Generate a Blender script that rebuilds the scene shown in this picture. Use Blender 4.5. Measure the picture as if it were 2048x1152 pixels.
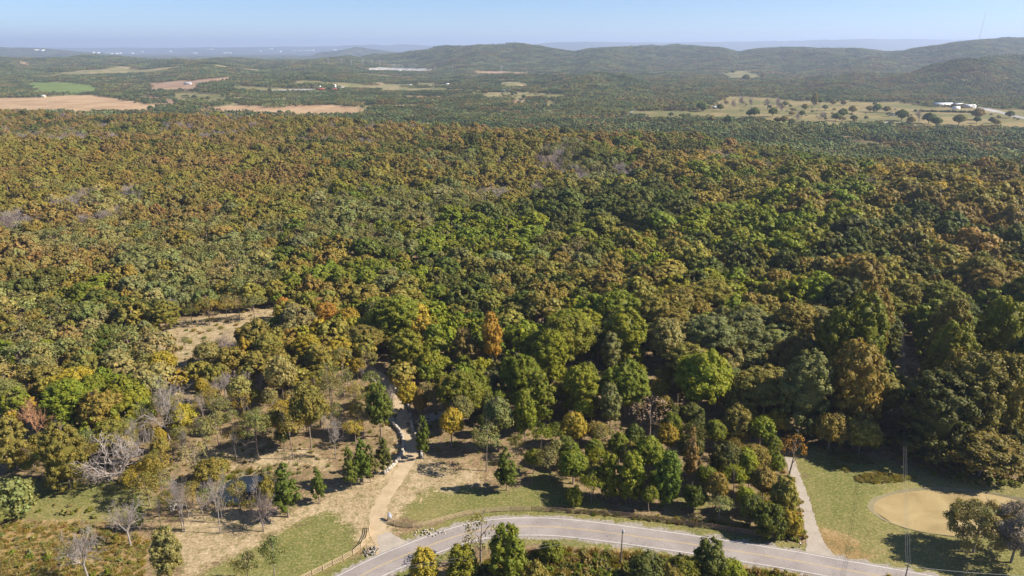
import bpy, math, random
import numpy as np
R_ = math.radians
rng = np.random.default_rng(7)
random.seed(7)
scene = bpy.context.scene
for o in list(bpy.data.objects): bpy.data.objects.remove(o)
COL = scene.collection

# ------------------------------------------------------------------ camera, sky, sun, exposure
CAMH = 110.0; PITCH = 19.0; F = 1400.0
cd = bpy.data.cameras.new('camera'); cam = bpy.data.objects.new('camera', cd); COL.objects.link(cam)
cam.location = (0, 0, CAMH); cam.rotation_euler = (R_(90-PITCH), 0, 0)
cd.sensor_width = 36; cd.lens = 36*F/2048; cd.clip_start = 1; cd.clip_end = 120000
scene.camera = cam
SUN_EL = 38.0; SUN_DIR = np.array([1.0, -0.07])            # ground direction towards the sun
world = bpy.data.worlds.new('World'); scene.world = world; world.use_nodes = True
wn = world.node_tree; wn.nodes.clear()
sky = wn.nodes.new('ShaderNodeTexSky'); sky.sky_type = 'NISHITA'; sky.sun_disc = False
sky.sun_elevation = R_(SUN_EL); sky.sun_rotation = math.atan2(SUN_DIR[0], SUN_DIR[1])
sky.altitude = 200; sky.air_density = 0.62; sky.dust_density = 0.2; sky.ozone_density = 5.0
bg = wn.nodes.new('ShaderNodeBackground'); bg.inputs['Strength'].default_value = 0.074
wo = wn.nodes.new('ShaderNodeOutputWorld')
wn.links.new(sky.outputs[0], bg.inputs[0]); wn.links.new(bg.outputs[0], wo.inputs[0])
sl = bpy.data.lights.new('sun', 'SUN'); so = bpy.data.objects.new('sun', sl); COL.objects.link(so)
sl.energy = 5.0; sl.angle = R_(0.5); sl.color = (1.0, 0.90, 0.76)
so.location = (300, -20, 300); so.rotation_euler = (R_(90-SUN_EL), 0, math.atan2(SUN_DIR[1], SUN_DIR[0]) + R_(90))
vs = scene.view_settings; vs.view_transform = 'Standard'; vs.look = 'None'; vs.gamma = 1; vs.exposure = 1.0
vs.use_curve_mapping = False
scene.render.engine = 'CYCLES'

# ------------------------------------------------------------------ projection helpers
C_, S_ = math.cos(R_(PITCH)), math.sin(R_(PITCH))
def project(x, y, z):
    dz = z - CAMH
    d = y*C_ - dz*S_
    d = np.where(np.abs(d) < 1e-3, 1e-3, d)
    return 1024 + F*x/d, 576 - F*(dz*C_ + y*S_)/d

def _hash(ix, iy, s):
    n = (ix*374761393 + iy*668265263 + s*974634777) & 0xffffffff
    n = ((n ^ (n >> 13))*1274126177) & 0xffffffff
    return ((n ^ (n >> 16)) & 0xffff)/65535.0
def vnoise(x, y, s=0):
    x = np.asarray(x, float); y = np.asarray(y, float)
    ix = np.floor(x).astype(np.int64); iy = np.floor(y).astype(np.int64)
    fx = x-ix; fy = y-iy; fx = fx*fx*(3-2*fx); fy = fy*fy*(3-2*fy)
    a = _hash(ix, iy, s); b = _hash(ix+1, iy, s); c = _hash(ix, iy+1, s); d = _hash(ix+1, iy+1, s)
    return (a*(1-fx)+b*fx)*(1-fy) + (c*(1-fx)+d*fx)*fy
def fbm(x, y, s=0, o=3):
    r = 0; a = .5; t = 0
    for k in range(o):
        r = r + a*vnoise(x*2**k, y*2**k, s+k); t += a; a *= .5
    return r/t*2-1
def sstep(a, b, x):
    t = np.clip((np.asarray(x, float)-a)/(b-a), 0, 1); return t*t*(3-2*t)
def inpoly(u, v, poly):
    u = np.asarray(u, float); v = np.asarray(v, float); r = np.zeros(np.broadcast(u, v).shape, bool)
    n = len(poly)
    for i in range(n):
        x1, y1 = poly[i]; x2, y2 = poly[(i+1) % n]
        if y1 == y2: continue
        c = ((y1 > v) != (y2 > v)) & (u < (x2-x1)*(v-y1)/(y2-y1)+x1)
        r ^= c
    return r

# ------------------------------------------------------------------ terrain
K = 1/1566.0
RIDGES = [  # crest distance, front length, back length, silhouette (u, v)
 (6000, 2300, 2500, [(640,135),(700,121),(740,113),(800,107),(860,100),(900,94),(960,90),(1010,91),(1045,87),(1080,91),(1120,98),(1150,102),(1180,96),(1250,92),(1350,91),(1440,94),(1478,102),(1520,96),(1580,93),(1650,95),(1720,96),(1770,102),(1830,104),(1900,108),(1960,115),(2200,120)]),
 (5000, 1900, 2200, [(1600,150),(1680,125),(1750,109),(1800,104),(1850,96),(1900,86),(1950,79),(2000,75),(2048,74),(2150,77),(2400,90)]),
 (2900, 900, 900, [(1780,160),(1830,146),(1880,130),(1930,117),(1980,111),(2048,109),(2150,114),(2400,120)]),
 (4800, 2700, 2500, [(-400,114),(0,113),(100,114),(200,116),(350,118),(450,122),(560,122),(650,118),(700,118),(760,124),(860,135),(1000,150)]),
 (11000, 2500, 2500, [(-400,94),(-100,94),(0,96),(60,98),(120,102),(180,107),(240,113),(300,125)]),
 (11500, 1500, 1500, [(600,120),(640,107),(680,102),(700,98.5),(716,96.5),(735,99),(760,102),(800,107),(840,120)]),
 (24000, 6000, 8000, [(-400,97),(60,95),(150,95.5),(230,94.5),(300,95.5),(500,94.5),(640,93),(700,91),(740,89),(770,91),(800,89),(860,91),(900,93),(1000,92),(1060,88),(1090,86),(1120,84),(1200,84),(1300,85),(1480,83),(1540,82),(1600,81),(1650,79.5),(1700,79),(1760,78),(1800,78),(1900,79),(2100,79),(2500,82)]),
]
EDGE = [(-500,215),(0,222),(300,226),(600,236),(740,244),(1000,249),(1250,254),(1450,266),(1600,284),(1700,308),(1850,318),(2048,322),(2600,330)]
eu = np.array([e[0] for e in EDGE], float); ev = np.array([e[1] for e in EDGE], float)
def edge_y(x, y):
    u = 1024 + 1480.6*x/np.maximum(y, 1)
    v = np.interp(u, eu, ev)
    k = (576-v)/F
    sl_ = (k*C_-S_)/(C_+k*S_)
    return (CAMH-12)/(-sl_)
KN = (0, 0)
PONDS = {
 'right': [(1718,985),(1724,1003),(1745,1022),(1780,1038),(1830,1052),(1890,1064),(1960,1075),(2070,1060),(2100,1020),(2040,1000),(1960,985),(1900,978),(1860,973),(1825,973),(1770,975),(1735,979)],
 'left': [(432,975),(450,958),(480,948),(515,944),(545,950),(556,972),(545,996),(510,1008),(475,1010),(450,1004),(436,990)],
}
def height(x, y):
    x = np.asarray(x, float); y = np.asarray(y, float)
    ys = np.maximum(y, 60)
    u = 1024 + 1480.6*x/ys
    amp = sstep(300, 620, y)
    h = amp*(17*fbm(x/270, y/190, 3, 2) + 2.5*fbm(x/70, y/60, 9, 2))
    ey = edge_y(x, ys)
    t = sstep(-60, 260, y-ey)
    floor = -27 + 4*fbm(x/500, y/420, 21, 3)
    floor = floor - 16*sstep(6500, 9000, y)
    h = h*(1-t) + floor*t
    for (R, LF, LB, pts) in RIDGES:
        pu = np.array([p[0] for p in pts], float); pv = np.array([p[1] for p in pts], float)
        zc = CAMH + (94-np.interp(u, pu, pv))*K*R - (12 if R < 9000 else 0)
        zc = zc + (1.3 if R > 10000 else .9)*K*R*(fbm(u/26., u*0+R/1000., 5, 3))
        wob = R*(1+0.05*np.sin(u/97.0)+.03*np.sin(u/41.+1))
        zc = CAMH + (zc-CAMH)*wob/R
        d = y - wob
        b = np.where(d < 0, sstep(-LF, 0, d), 1-sstep(0, LB, d))
        relief = (0.42 if R < 9000 else .10)*fbm(x/380, y/700, 31, 3)*b*(1-sstep(-.25*LF, 0, d)*(1-sstep(0, .2*LB, d)))*120
        hr = floor + (zc-floor)*b + relief
        h = np.maximum(h, np.where(b > 0, hr, -1e9)) if R != 4800 else np.where((b > 0), np.maximum(h, hr), h)
    # pond basins
    if np.any((y > 120) & (y < 260)):
        for k_, (cx, cy, rx, ry) in BASINS.items():
            q = np.sqrt(((x-cx)/rx)**2 + ((y-cy)/ry)**2)
            h = h - 1.1*(1-sstep(.80, 1.06, q))*(np.abs(y-cy) < 60)
    return h
BASINS = {}
def G(u, v):
    """ground point under a pixel"""
    k = (576-v)/F; dx = (u-1024)/F; dy = C_+k*S_; dz = -S_+k*C_
    lo = (CAMH-75)/(-dz) if (v > 104 and dz < 0) else 60.0
    hi = 60000.0
    t = lo*np.exp(np.linspace(0, math.log(hi/lo), 900))
    for _ in range(3):
        hit = (CAMH+dz*t) < height(dx*t, dy*t)
        i = int(np.argmax(hit)) if hit.any() else len(t)-1
        t = np.linspace(t[max(i-1, 0)], t[i], 24)
    b = t[12]
    return np.array([dx*b, dy*b, CAMH+dz*b])
for k_, poly in PONDS.items():
    P = np.array([[(u-1024)/F*CAMH/(S_-(576-v)/F*C_), (C_+(576-v)/F*S_)*CAMH/(S_-(576-v)/F*C_)] for u, v in poly])
    c = (P.max(0)+P.min(0))/2; r = (P.max(0)-P.min(0))/2
    BASINS[k_] = (c[0], c[1], r[0], r[1])

# ------------------------------------------------------------------ mesh helpers
def new_mesh(name, V, Fq, mat=None, smooth=False, attrs=None):
    """V (n,3); Fq: list of (k,m) int arrays with the same corner count inside each"""
    me = bpy.data.meshes.new(name)
    V = np.asarray(V, np.float32)
    if not isinstance(Fq, list): Fq = [Fq]
    Fq = [np.asarray(f, np.int32) for f in Fq if len(f)]
    loops = np.concatenate([f.ravel() for f in Fq]); 
    cnt = np.concatenate([np.full(len(f), f.shape[1], np.int32) for f in Fq])
    st = np.concatenate([[0], np.cumsum(cnt)[:-1]]).astype(np.int32)
    me.vertices.add(len(V)); me.vertices.foreach_set('co', V.ravel())
    me.loops.add(len(loops)); me.loops.foreach_set('vertex_index', loops)
    me.polygons.add(len(cnt)); me.polygons.foreach_set('loop_start', st); me.polygons.foreach_set('loop_total', cnt)
    me.update(calc_edges=True)
    if attrs:
        for an, (dom, typ, arr) in attrs.items():
            a = me.attributes.new(an, typ, dom)
            a.data.foreach_set('value' if typ == 'FLOAT' else ('color' if typ == 'FLOAT_COLOR' else 'vector'), np.asarray(arr, np.float32).ravel())
    if smooth: me.polygons.foreach_set('use_smooth', np.ones(len(cnt), bool))
    if mat: me.materials.append(mat)
    me.validate()
    return me
def link(name, me, parent=None, loc=None):
    o = bpy.data.objects.new(name, me); COL.objects.link(o)
    if parent is not None: o.parent = parent
    if loc is not None: o.location = [float(q) for q in loc]
    return o
def tag(o, label=None, cat=None, group=None, kind=None):
    if label: o['label'] = label
    if cat: o['category'] = cat
    if group: o['group'] = group
    if kind: o['kind'] = kind
    return o
def empty(name, loc, rz=0):
    o = bpy.data.objects.new(name, None); COL.objects.link(o)
    o.location = [float(q) for q in loc]; o.rotation_euler = (0, 0, rz); o.empty_display_size = 1
    return o
class MB:
    def __init__(s): s.V = []; s.F = {}; s.n = 0
    def add(s, V, F):
        V = np.asarray(V, float); F = np.asarray(F, int)
        s.V.append(V); s.F.setdefault(F.shape[1], []).append(F+s.n); s.n += len(V)
    def box(s, c, d, rz=0, tilt=None):
        c = np.asarray(c, float); d = np.asarray(d, float)/2
        V = np.array([[x, y, z] for z in (-1, 1) for y in (-1, 1) for x in (-1, 1)], float)*d
        if tilt is not None: V = V@np.asarray(tilt).T
        cz, sz = math.cos(rz), math.sin(rz)
        V = V@np.array([[cz, -sz, 0], [sz, cz, 0], [0, 0, 1]]).T + c
        s.add(V, [[0,2,3,1],[4,5,7,6],[0,1,5,4],[2,6,7,3],[0,4,6,2],[1,3,7,5]])
    def tube(s, path, rad, n=6, cap=True):
        P = np.asarray(path, float); rad = np.broadcast_to(np.asarray(rad, float), (len(P),))
        T = np.gradient(P, axis=0); T /= np.linalg.norm(T, axis=1)[:, None]+1e-9
        ref = np.array([0.31, 0.87, 0.1]) if abs(T[0][2]) > .5 else np.array([0, 0, 1.])
        A = np.cross(T, ref); A /= np.linalg.norm(A, axis=1)[:, None]+1e-9
        B = np.cross(T, A)
        ang = np.arange(n)*2*math.pi/n
        V = (P[:, None] + rad[:, None, None]*(A[:, None]*np.cos(ang)[None, :, None]+B[:, None]*np.sin(ang)[None, :, None])).reshape(-1, 3)
        i = np.arange(len(P)-1)[:, None]*n; j = np.arange(n)[None]; j2 = (j+1) % n
        F_ = np.stack([i+j, i+j2, i+n+j2, i+n+j], -1).reshape(-1, 4)
        s.add(V, F_)
        if cap and n > 3:
            s.F.setdefault(n, []).append(np.array([np.arange(n)+s.n-n]))
    def mesh(s, name, mat, smooth=False, attrs=None):
        return new_mesh(name, np.concatenate(s.V), [np.concatenate(f) for f in s.F.values()], mat, smooth, attrs)
    def obj(s, name, mat, parent=None, smooth=False, loc=None):
        return link(name, s.mesh(name, mat, smooth), parent, loc)

# ------------------------------------------------------------------ materials
def mat_new(name):
    m = bpy.data.materials.new(name); m.use_nodes = True; nt = m.node_tree
    b = nt.nodes['Principled BSDF']; return m, nt, b
def N(nt, t, **kw):
    n = nt.nodes.new(t)
    for k, v in kw.items(): setattr(n, k, v)
    return n
def noise(nt, scale, detail=4, coord=None, rough=.55, vec=None):
    n = N(nt, 'ShaderNodeTexNoise'); n.inputs['Scale'].default_value = scale; n.inputs['Detail'].default_value = detail
    n.inputs['Roughness'].default_value = rough
    if vec is not None: nt.links.new(vec, n.inputs['Vector'])
    return n
def ramp(nt, inp, stops):
    r = N(nt, 'ShaderNodeValToRGB'); e = r.color_ramp.elements
    e[0].position, e[0].color = stops[0][0], (*stops[0][1], 1) if len(stops[0][1]) == 3 else stops[0][1]
    e[1].position, e[1].color = stops[-1][0], (*stops[-1][1], 1)
    for p, c in stops[1:-1]:
        q = e.new(p); q.color = (*c, 1)
    nt.links.new(inp, r.inputs[0]); return r
def mix(nt, fac, a, b, mode='MIX'):
    m = N(nt, 'ShaderNodeMix', data_type='RGBA', blend_type=mode)
    for s_, v in ((m.inputs[0], fac), (m.inputs[6], a), (m.inputs[7], b)):
        if hasattr(v, 'links'): nt.links.new(v, s_)
        elif isinstance(v, (int, float)): s_.default_value = v
        else: s_.default_value = (*v, 1)
    return m.outputs[2]
def mth(nt, op, a, b=0.0, c=None, clamp=False):
    m = N(nt, 'ShaderNodeMath', operation=op); m.use_clamp = clamp
    for s_, v in ((m.inputs[0], a), (m.inputs[1], b)) + (((m.inputs[2], c),) if c is not None else ()):
        if hasattr(v, 'links'): nt.links.new(v, s_)
        else: s_.default_value = v
    return m.outputs[0]
def simple_mat(name, col, var=.25, scale=3.0, rough=.85, metal=0, bump=0, spec=.3):
    m, nt, b = mat_new(name)
    tc = N(nt, 'ShaderNodeTexCoord')
    n = noise(nt, scale, 5, vec=tc.outputs['Object'])
    c1 = tuple(q*(1-var) for q in col); c2 = tuple(min(1, q*(1+var)) for q in col)
    r = ramp(nt, n.outputs[0], [(.3, c1), (.7, c2)])
    nt.links.new(r.outputs[0], b.inputs['Base Color'])
    b.inputs['Roughness'].default_value = rough; b.inputs['Metallic'].default_value = metal
    b.inputs['Specular IOR Level'].default_value = spec
    if bump:
        bp = N(nt, 'ShaderNodeBump'); bp.inputs['Strength'].default_value = bump; bp.inputs['Distance'].default_value = .05
        nt.links.new(n.outputs[0], bp.inputs['Height']); nt.links.new(bp.outputs[0], b.inputs['Normal'])
    return m
def foliage_mat():
    m, nt, b = mat_new('foliage')
    a = N(nt, 'ShaderNodeAttribute', attribute_type='INSTANCER', attribute_name='color')
    v = N(nt, 'ShaderNodeAttribute', attribute_type='GEOMETRY', attribute_name='leafvar')
    h = N(nt, 'ShaderNodeAttribute', attribute_type='GEOMETRY', attribute_name='clumpvar')
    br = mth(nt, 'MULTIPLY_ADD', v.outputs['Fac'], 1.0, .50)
    warm = mix(nt, 1.0, a.outputs['Color'], (1.24, 1.04, .70), 'MULTIPLY')
    cool = mix(nt, 1.0, a.outputs['Color'], (.78, .97, .92), 'MULTIPLY')
    c = mix(nt, mth(nt, 'MULTIPLY', h.outputs['Fac'], 1.0, clamp=True), cool, warm)
    sc = N(nt, 'ShaderNodeVectorMath', operation='SCALE'); nt.links.new(c, sc.inputs[0]); nt.links.new(br, sc.inputs['Scale'])
    b.inputs['Roughness'].default_value = .6; b.inputs['Specular IOR Level'].default_value = .2
    nt.links.new(sc.outputs[0], b.inputs['Base Color'])
    tr = N(nt, 'ShaderNodeBsdfTranslucent')
    tc_ = mix(nt, 1.0, sc.outputs[0], (1.3, 1.25, .5), 'MULTIPLY')
    nt.links.new(tc_, tr.inputs[0])
    ms = N(nt, 'ShaderNodeMixShader'); ms.inputs[0].default_value = .30
    nt.links.new(b.outputs[0], ms.inputs[1]); nt.links.new(tr.outputs[0], ms.inputs[2])
    nt.links.new(ms.outputs[0], nt.nodes['Material Output'].inputs['Surface'])
    return m
M = {}
M['foliage'] = foliage_mat()
M['bark'] = simple_mat('bark', (.23, .18, .145), .4, 1.5, .9, bump=.6)
M['bare'] = simple_mat('bare_wood', (.30, .26, .235), .3, 1.2, .85)
M['bare_rust'] = simple_mat('rusty_bare_wood', (.40, .22, .12), .35, 1.2, .85)
M['bare_dark'] = simple_mat('grey_brown_twigs', (.24, .19, .175), .3, 1.2, .85)
M['stone'] = simple_mat('limestone', (.24, .22, .195), .45, 2.5, .9, bump=.5)
M['palestone'] = simple_mat('pale_limestone', (.40, .36, .30), .35, 2.5, .9, bump=.5)
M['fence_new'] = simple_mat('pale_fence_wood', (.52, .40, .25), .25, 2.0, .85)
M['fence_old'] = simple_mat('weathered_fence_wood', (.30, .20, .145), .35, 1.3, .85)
M['pole'] = simple_mat('creosoted_pole_wood', (.16, .13, .11), .35, 1.5, .9)
M['steel'] = simple_mat('galvanised_steel', (.5, .5, .52), .15, 1, .45, .6)
M['wire'] = simple_mat('aluminium_wire', (.42, .42, .43), .1, 1, .4, .7)
M['white'] = simple_mat('white_siding', (.78, .77, .73), .08, .3, .6)
M['roofgrey'] = simple_mat('grey_metal_roof', (.42, .44, .47), .15, .2, .5)
M['roofwhite'] = simple_mat('white_metal_roof', (.80, .82, .85), .1, .2, .4)
M['roofred'] = simple_mat('red_metal_roof', (.38, .07, .05), .2, .2, .55)
M['redwall'] = simple_mat('red_barn_siding', (.34, .08, .05), .2, .2, .8)
M['tanwall'] = simple_mat('tan_siding', (.45, .36, .25), .15, .2, .8)
M['dark'] = simple_mat('dark_door', (.04, .04, .045), .2, 1, .6)
M['black'] = simple_mat('black_paint', (.02, .02, .022), .2, 3, .4)
M['brownroof'] = simple_mat('brown_shingle_roof', (.16, .13, .12), .2, .5, .9)

# ------------------------------------------------------------------ road lines from the photograph
def G0(u, v):
    k = (576-v)/F; t = CAMH/(S_-k*C_); return np.array([(u-1024)/F*t, (C_+k*S_)*t])
TOP = [(560,1204),(620,1178),(683,1150),(722,1128),(761,1109),(811,1090),(862,1071),(900,1057),(950,1044),(1000,1037.5),(1050,1035.5),(1100,1036),(1149,1040),(1243,1051),(1347,1066),(1448,1081),(1550,1098),(1656,1117),(1760,1134),(1847,1149),(1960,1170),(2100,1197)]
BOT = [(630,1220),(700,1186),(769,1151),(817,1129),(860,1111),(897,1097),(950,1081),(985,1074),(1031,1070.5),(1100,1071),(1170,1077),(1243,1087),(1368,1104),(1458,1118),(1530,1129),(1600,1140),(1660,1152),(1760,1171),(1900,1198),(2040,1228)]
def catmull(P, n):
    P = np.asarray(P, float); d = np.concatenate([[0], np.cumsum(np.linalg.norm(np.diff(P, axis=0), axis=1))])
    s = np.linspace(0, d[-1], n)
    out = np.stack([np.interp(s, d, P[:, i]) for i in range(P.shape[1])], 1)
    k = max(3, n//40) | 1
    ker = np.hanning(k+2)[1:-1]; ker /= ker.sum()
    pad = k//2
    res = []
    for i in range(P.shape[1]):
        a = out[:, i]; ap = np.concatenate([2*a[0]-a[pad:0:-1], a, 2*a[-1]-a[-2:-pad-2:-1]])
        res.append(np.convolve(ap, ker, 'valid'))
    return np.stack(res, 1)
tp = catmull([G0(*p) for p in TOP], 400); bt = catmull([G0(*p) for p in BOT], 400)
# centre line: midpoint between each top point and its nearest bottom point
ctr = []; wid = []
for p in tp:
    q = bt[np.argmin(((bt-p)**2).sum(1))]; ctr.append((p+q)/2); wid.append(np.linalg.norm(p-q))
wid = np.array(wid); ROADW = float(np.median(wid))
print('ROAD WIDTH', ROADW, wid[::50])
ctr = catmull(np.array(ctr)[12:-12], 420)
def offset(line, d):
    T = np.gradient(line, axis=0); T /= np.linalg.norm(T, axis=1)[:, None]
    Nn = np.stack([-T[:, 1], T[:, 0]], 1); d = np.asarray(d)
    return line + Nn*(d[:, None] if d.ndim else d)
def road_dist(x, y):
    x = np.asarray(x, float); y = np.asarray(y, float); sh = x.shape
    P = np.stack([x.ravel(), y.ravel()], 1); out = np.full(len(P), 1e9)
    near = (P[:, 1] < 230); idx = np.where(near)[0]
    c = ctr[::6]
    for s in range(0, len(idx), 4000):
        ii = idx[s:s+4000]
        out[ii] = np.sqrt(((P[ii][:, None]-c[None])**2).sum(-1)).min(1)
    return out.reshape(sh)
def strip(name, A, B, z, mat, ncross=1, kind='structure', parent=None):
    n = len(A); cols = ncross+1
    t = np.linspace(0, 1, cols)
    P = A[:, None]*(1-t)[None, :, None] + B[:, None]*t[None, :, None]
    Z = np.maximum(height(P[..., 0], P[..., 1]), -.02) if P[..., 1].max() < 330 else height(P[..., 0], P[..., 1])
    V = np.concatenate([P, (Z+z)[..., None]], -1).reshape(-1, 3)
    i = np.arange(n-1)[:, None]*cols; j = np.arange(ncross)[None]
    Fq = np.stack([i+j, i+j+1, i+cols+j+1, i+cols+j], -1).reshape(-1, 4)
    # face up
    a, b, c = V[Fq[0, 0]], V[Fq[0, 1]], V[Fq[0, 2]]
    if np.cross(b-a, c-a)[2] < 0: Fq = Fq[:, ::-1]
    o = link(name, new_mesh(name, V, Fq, mat), parent)
    if kind: o['kind'] = kind
    return o

# ------------------------------------------------------------------ land cover polygons (photo pixels, turned into ground points)
COVER = {
 'grass': [[(380,1160),(480,1100),(570,1050),(640,1015),(700,1003),(728,1015),(736,1060),(700,1110),(600,1170)],
           [(800,1000),(850,965),(930,968),(1010,985),(1100,960),(1180,1000),(1250,1022),(1000,1020),(880,1040),(830,1052),(795,1035)],
           [(1592,885),(1700,905),(1850,945),(2100,960),(2300,1300),(1860,1200),(1650,1110),(1600,1000)],
           [(0,950),(120,965),(260,962),(330,1010),(240,1050),(100,1040),(-100,1045),(-100,940)],
           [(1130,1018),(1480,1050),(1560,1080),(1300,1050)], [(1330,985),(1420,1000),(1440,1030),(1350,1020)],
           [(1070,940),(1120,945),(1110,965),(1060,960)]],
 'tan': [[(690,1052),(640,1000),(690,975),(740,958),(790,900),(800,840),(830,840),(850,920),(950,945),(1000,965),(860,978),(815,1010),(775,1050),(800,1090),(750,1112)],
         [(300,660),(420,632),(560,618),(640,620),(600,650),(520,690),(450,760),(380,800),(340,770),(310,700)],
         [(380,1030),(470,1020),(560,1030),(610,1000),(660,985),(640,1020),(540,1075),(450,1120),(380,1150),(300,1100)],
         [(360,900),(470,895),(640,905),(680,940),(600,935),(480,925),(400,945)]],
 'rust': [[(-100,1045),(230,1045),(290,1075),(280,1200),(-100,1300)], [(1000,1098),(1280,1102),(1400,1125),(1640,1152),(1700,1250),(700,1300),(860,1140)],
          [(1605,1050),(1660,1060),(1720,1090),(1760,1125),(1700,1120),(1650,1105),(1620,1080)]],
}
def cover_masks(x, y, z):
    u, v = project(x, y, z); out = []
    jit = [(0, 0), (9, 4), (-9, 4), (9, -4), (-9, -4), (0, 9), (0, -9), (18, 0), (-18, 0), (26, 9), (-26, 9), (26, -9), (-26, -9), (0, 16), (0, -16)]
    for k_ in ('grass', 'tan', 'rust'):
        m = np.zeros(x.shape)
        sel = (y < 420) & (y > 0)
        us, vs_ = u[sel], v[sel]; acc = np.zeros(us.shape)
        for du, dv in jit:
            a = np.zeros(us.shape, bool)
            for p in COVER[k_]: a |= inpoly(us+du, vs_+dv, p)
            acc += a
        m[sel] = acc/len(jit); out.append(m)
    return out
FIELDS = [  # name, colour key, polygon (photo pixels)
 ('green_field','green',[(52,166),(130,164),(185,170),(214,186),(150,190),(62,188)]),
 ('stubble_field','tan',[(-60,197),(85,195),(140,191),(200,190),(250,200),(322,213),(300,226),(-60,226)]),
 ('field_strip','pinktan',[(256,189),(300,190),(376,210),(345,213)]),
 ('ploughed_field','pinktan',[(292,168),(330,164),(400,160),(468,153),(470,160),(410,172),(415,181),(335,185),(300,179)]),
 ('pasture','olive',[(335,188),(385,184),(430,188),(478,199),(440,204),(352,196)]),
 ('stubble_field','tan',[(382,218),(480,210),(550,216),(660,209),(740,219),(730,234),(560,234),(420,226)]),
 ('pasture','olive',[(452,176),(480,171),(560,176),(640,179),(690,181),(600,185),(455,182)]),
 ('meadow','meadow',[(1240,234),(1262,221),(1400,222),(1452,192),(1540,196),(1620,203),(1800,205),(1870,214),(2100,222),(2100,264),(1990,261),(1750,253),(1600,252),(1500,244),(1400,238)]),
 ('meadow','olive',[(1685,284),(1802,285),(1794,298),(1700,296)]),
 ('hilltop_pasture','olive',[(1440,150),(1462,143),(1485,141),(1512,147),(1536,155),(1510,160),(1445,160)]),
 ('pasture','olive',[(925,178),(963,180),(968,189),(930,187)]),
 ('pasture','olive',[(1012,190),(1050,189),(1140,191),(1150,198),(1020,198)]),
 ('fallow_field','pinktan',[(940,143),(1000,142),(1065,147),(1060,152),(945,149)]),
 ('pasture','olive',[(1112,169),(1146,168),(1146,176),(1115,176)]),
 ('fallow_field','pinktan',[(800,193),(890,193),(892,199),(802,199)]),
 ('fallow_field','pinktan',[(1015,200),(1060,203),(1050,210),(1018,208)]),
 ('pasture','olive',[(1075,204),(1112,202),(1118,214),(1078,214)]),
 ('pasture','olive',[(1220,176),(1245,174),(1250,180),(1222,181)]),
 ('meadow','olive',[(1985,298),(2100,294),(2100,304),(2000,304)]),
 ('pasture','olive',[(830,166),(880,167),(878,173),(832,172)]),
 ('fallow_field','pinktan',[(30,126),(60,125),(62,131),(32,131)]),
 ('fallow_field','pinktan',[(560,228),(640,231),(640,236),(560,234)]),
 ('substation_yard','pale',[(726,139),(760,135),(850,137),(868,143),(822,145),(735,142)]),
]
COR = [(1758,640),(1834,640),(1846,800),(1856,965),(1748,960),(1758,800)]
OPEN_NEAR = [   # where no forest tree may stand
 [(300,655),(420,630),(560,618),(620,622),(600,645),(520,680),(450,740),(380,790),(340,770),(310,700)],
 [(-300,905),(60,905),(110,880),(200,905),(290,880),(330,800),(420,790),(520,780),(640,790),(700,740),(760,720),(800,790),(900,800),(960,790),(1000,745),(1060,740),(1180,740),(1240,745),(1330,760),(1370,790),(1420,850),(1480,880),(1560,870),(1600,890),(1680,905),(1760,925),(1835,925),(1960,955),(2050,930),(2100,880),(2400,900),(2500,1400),(-500,1400)],
 COR,
]

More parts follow.
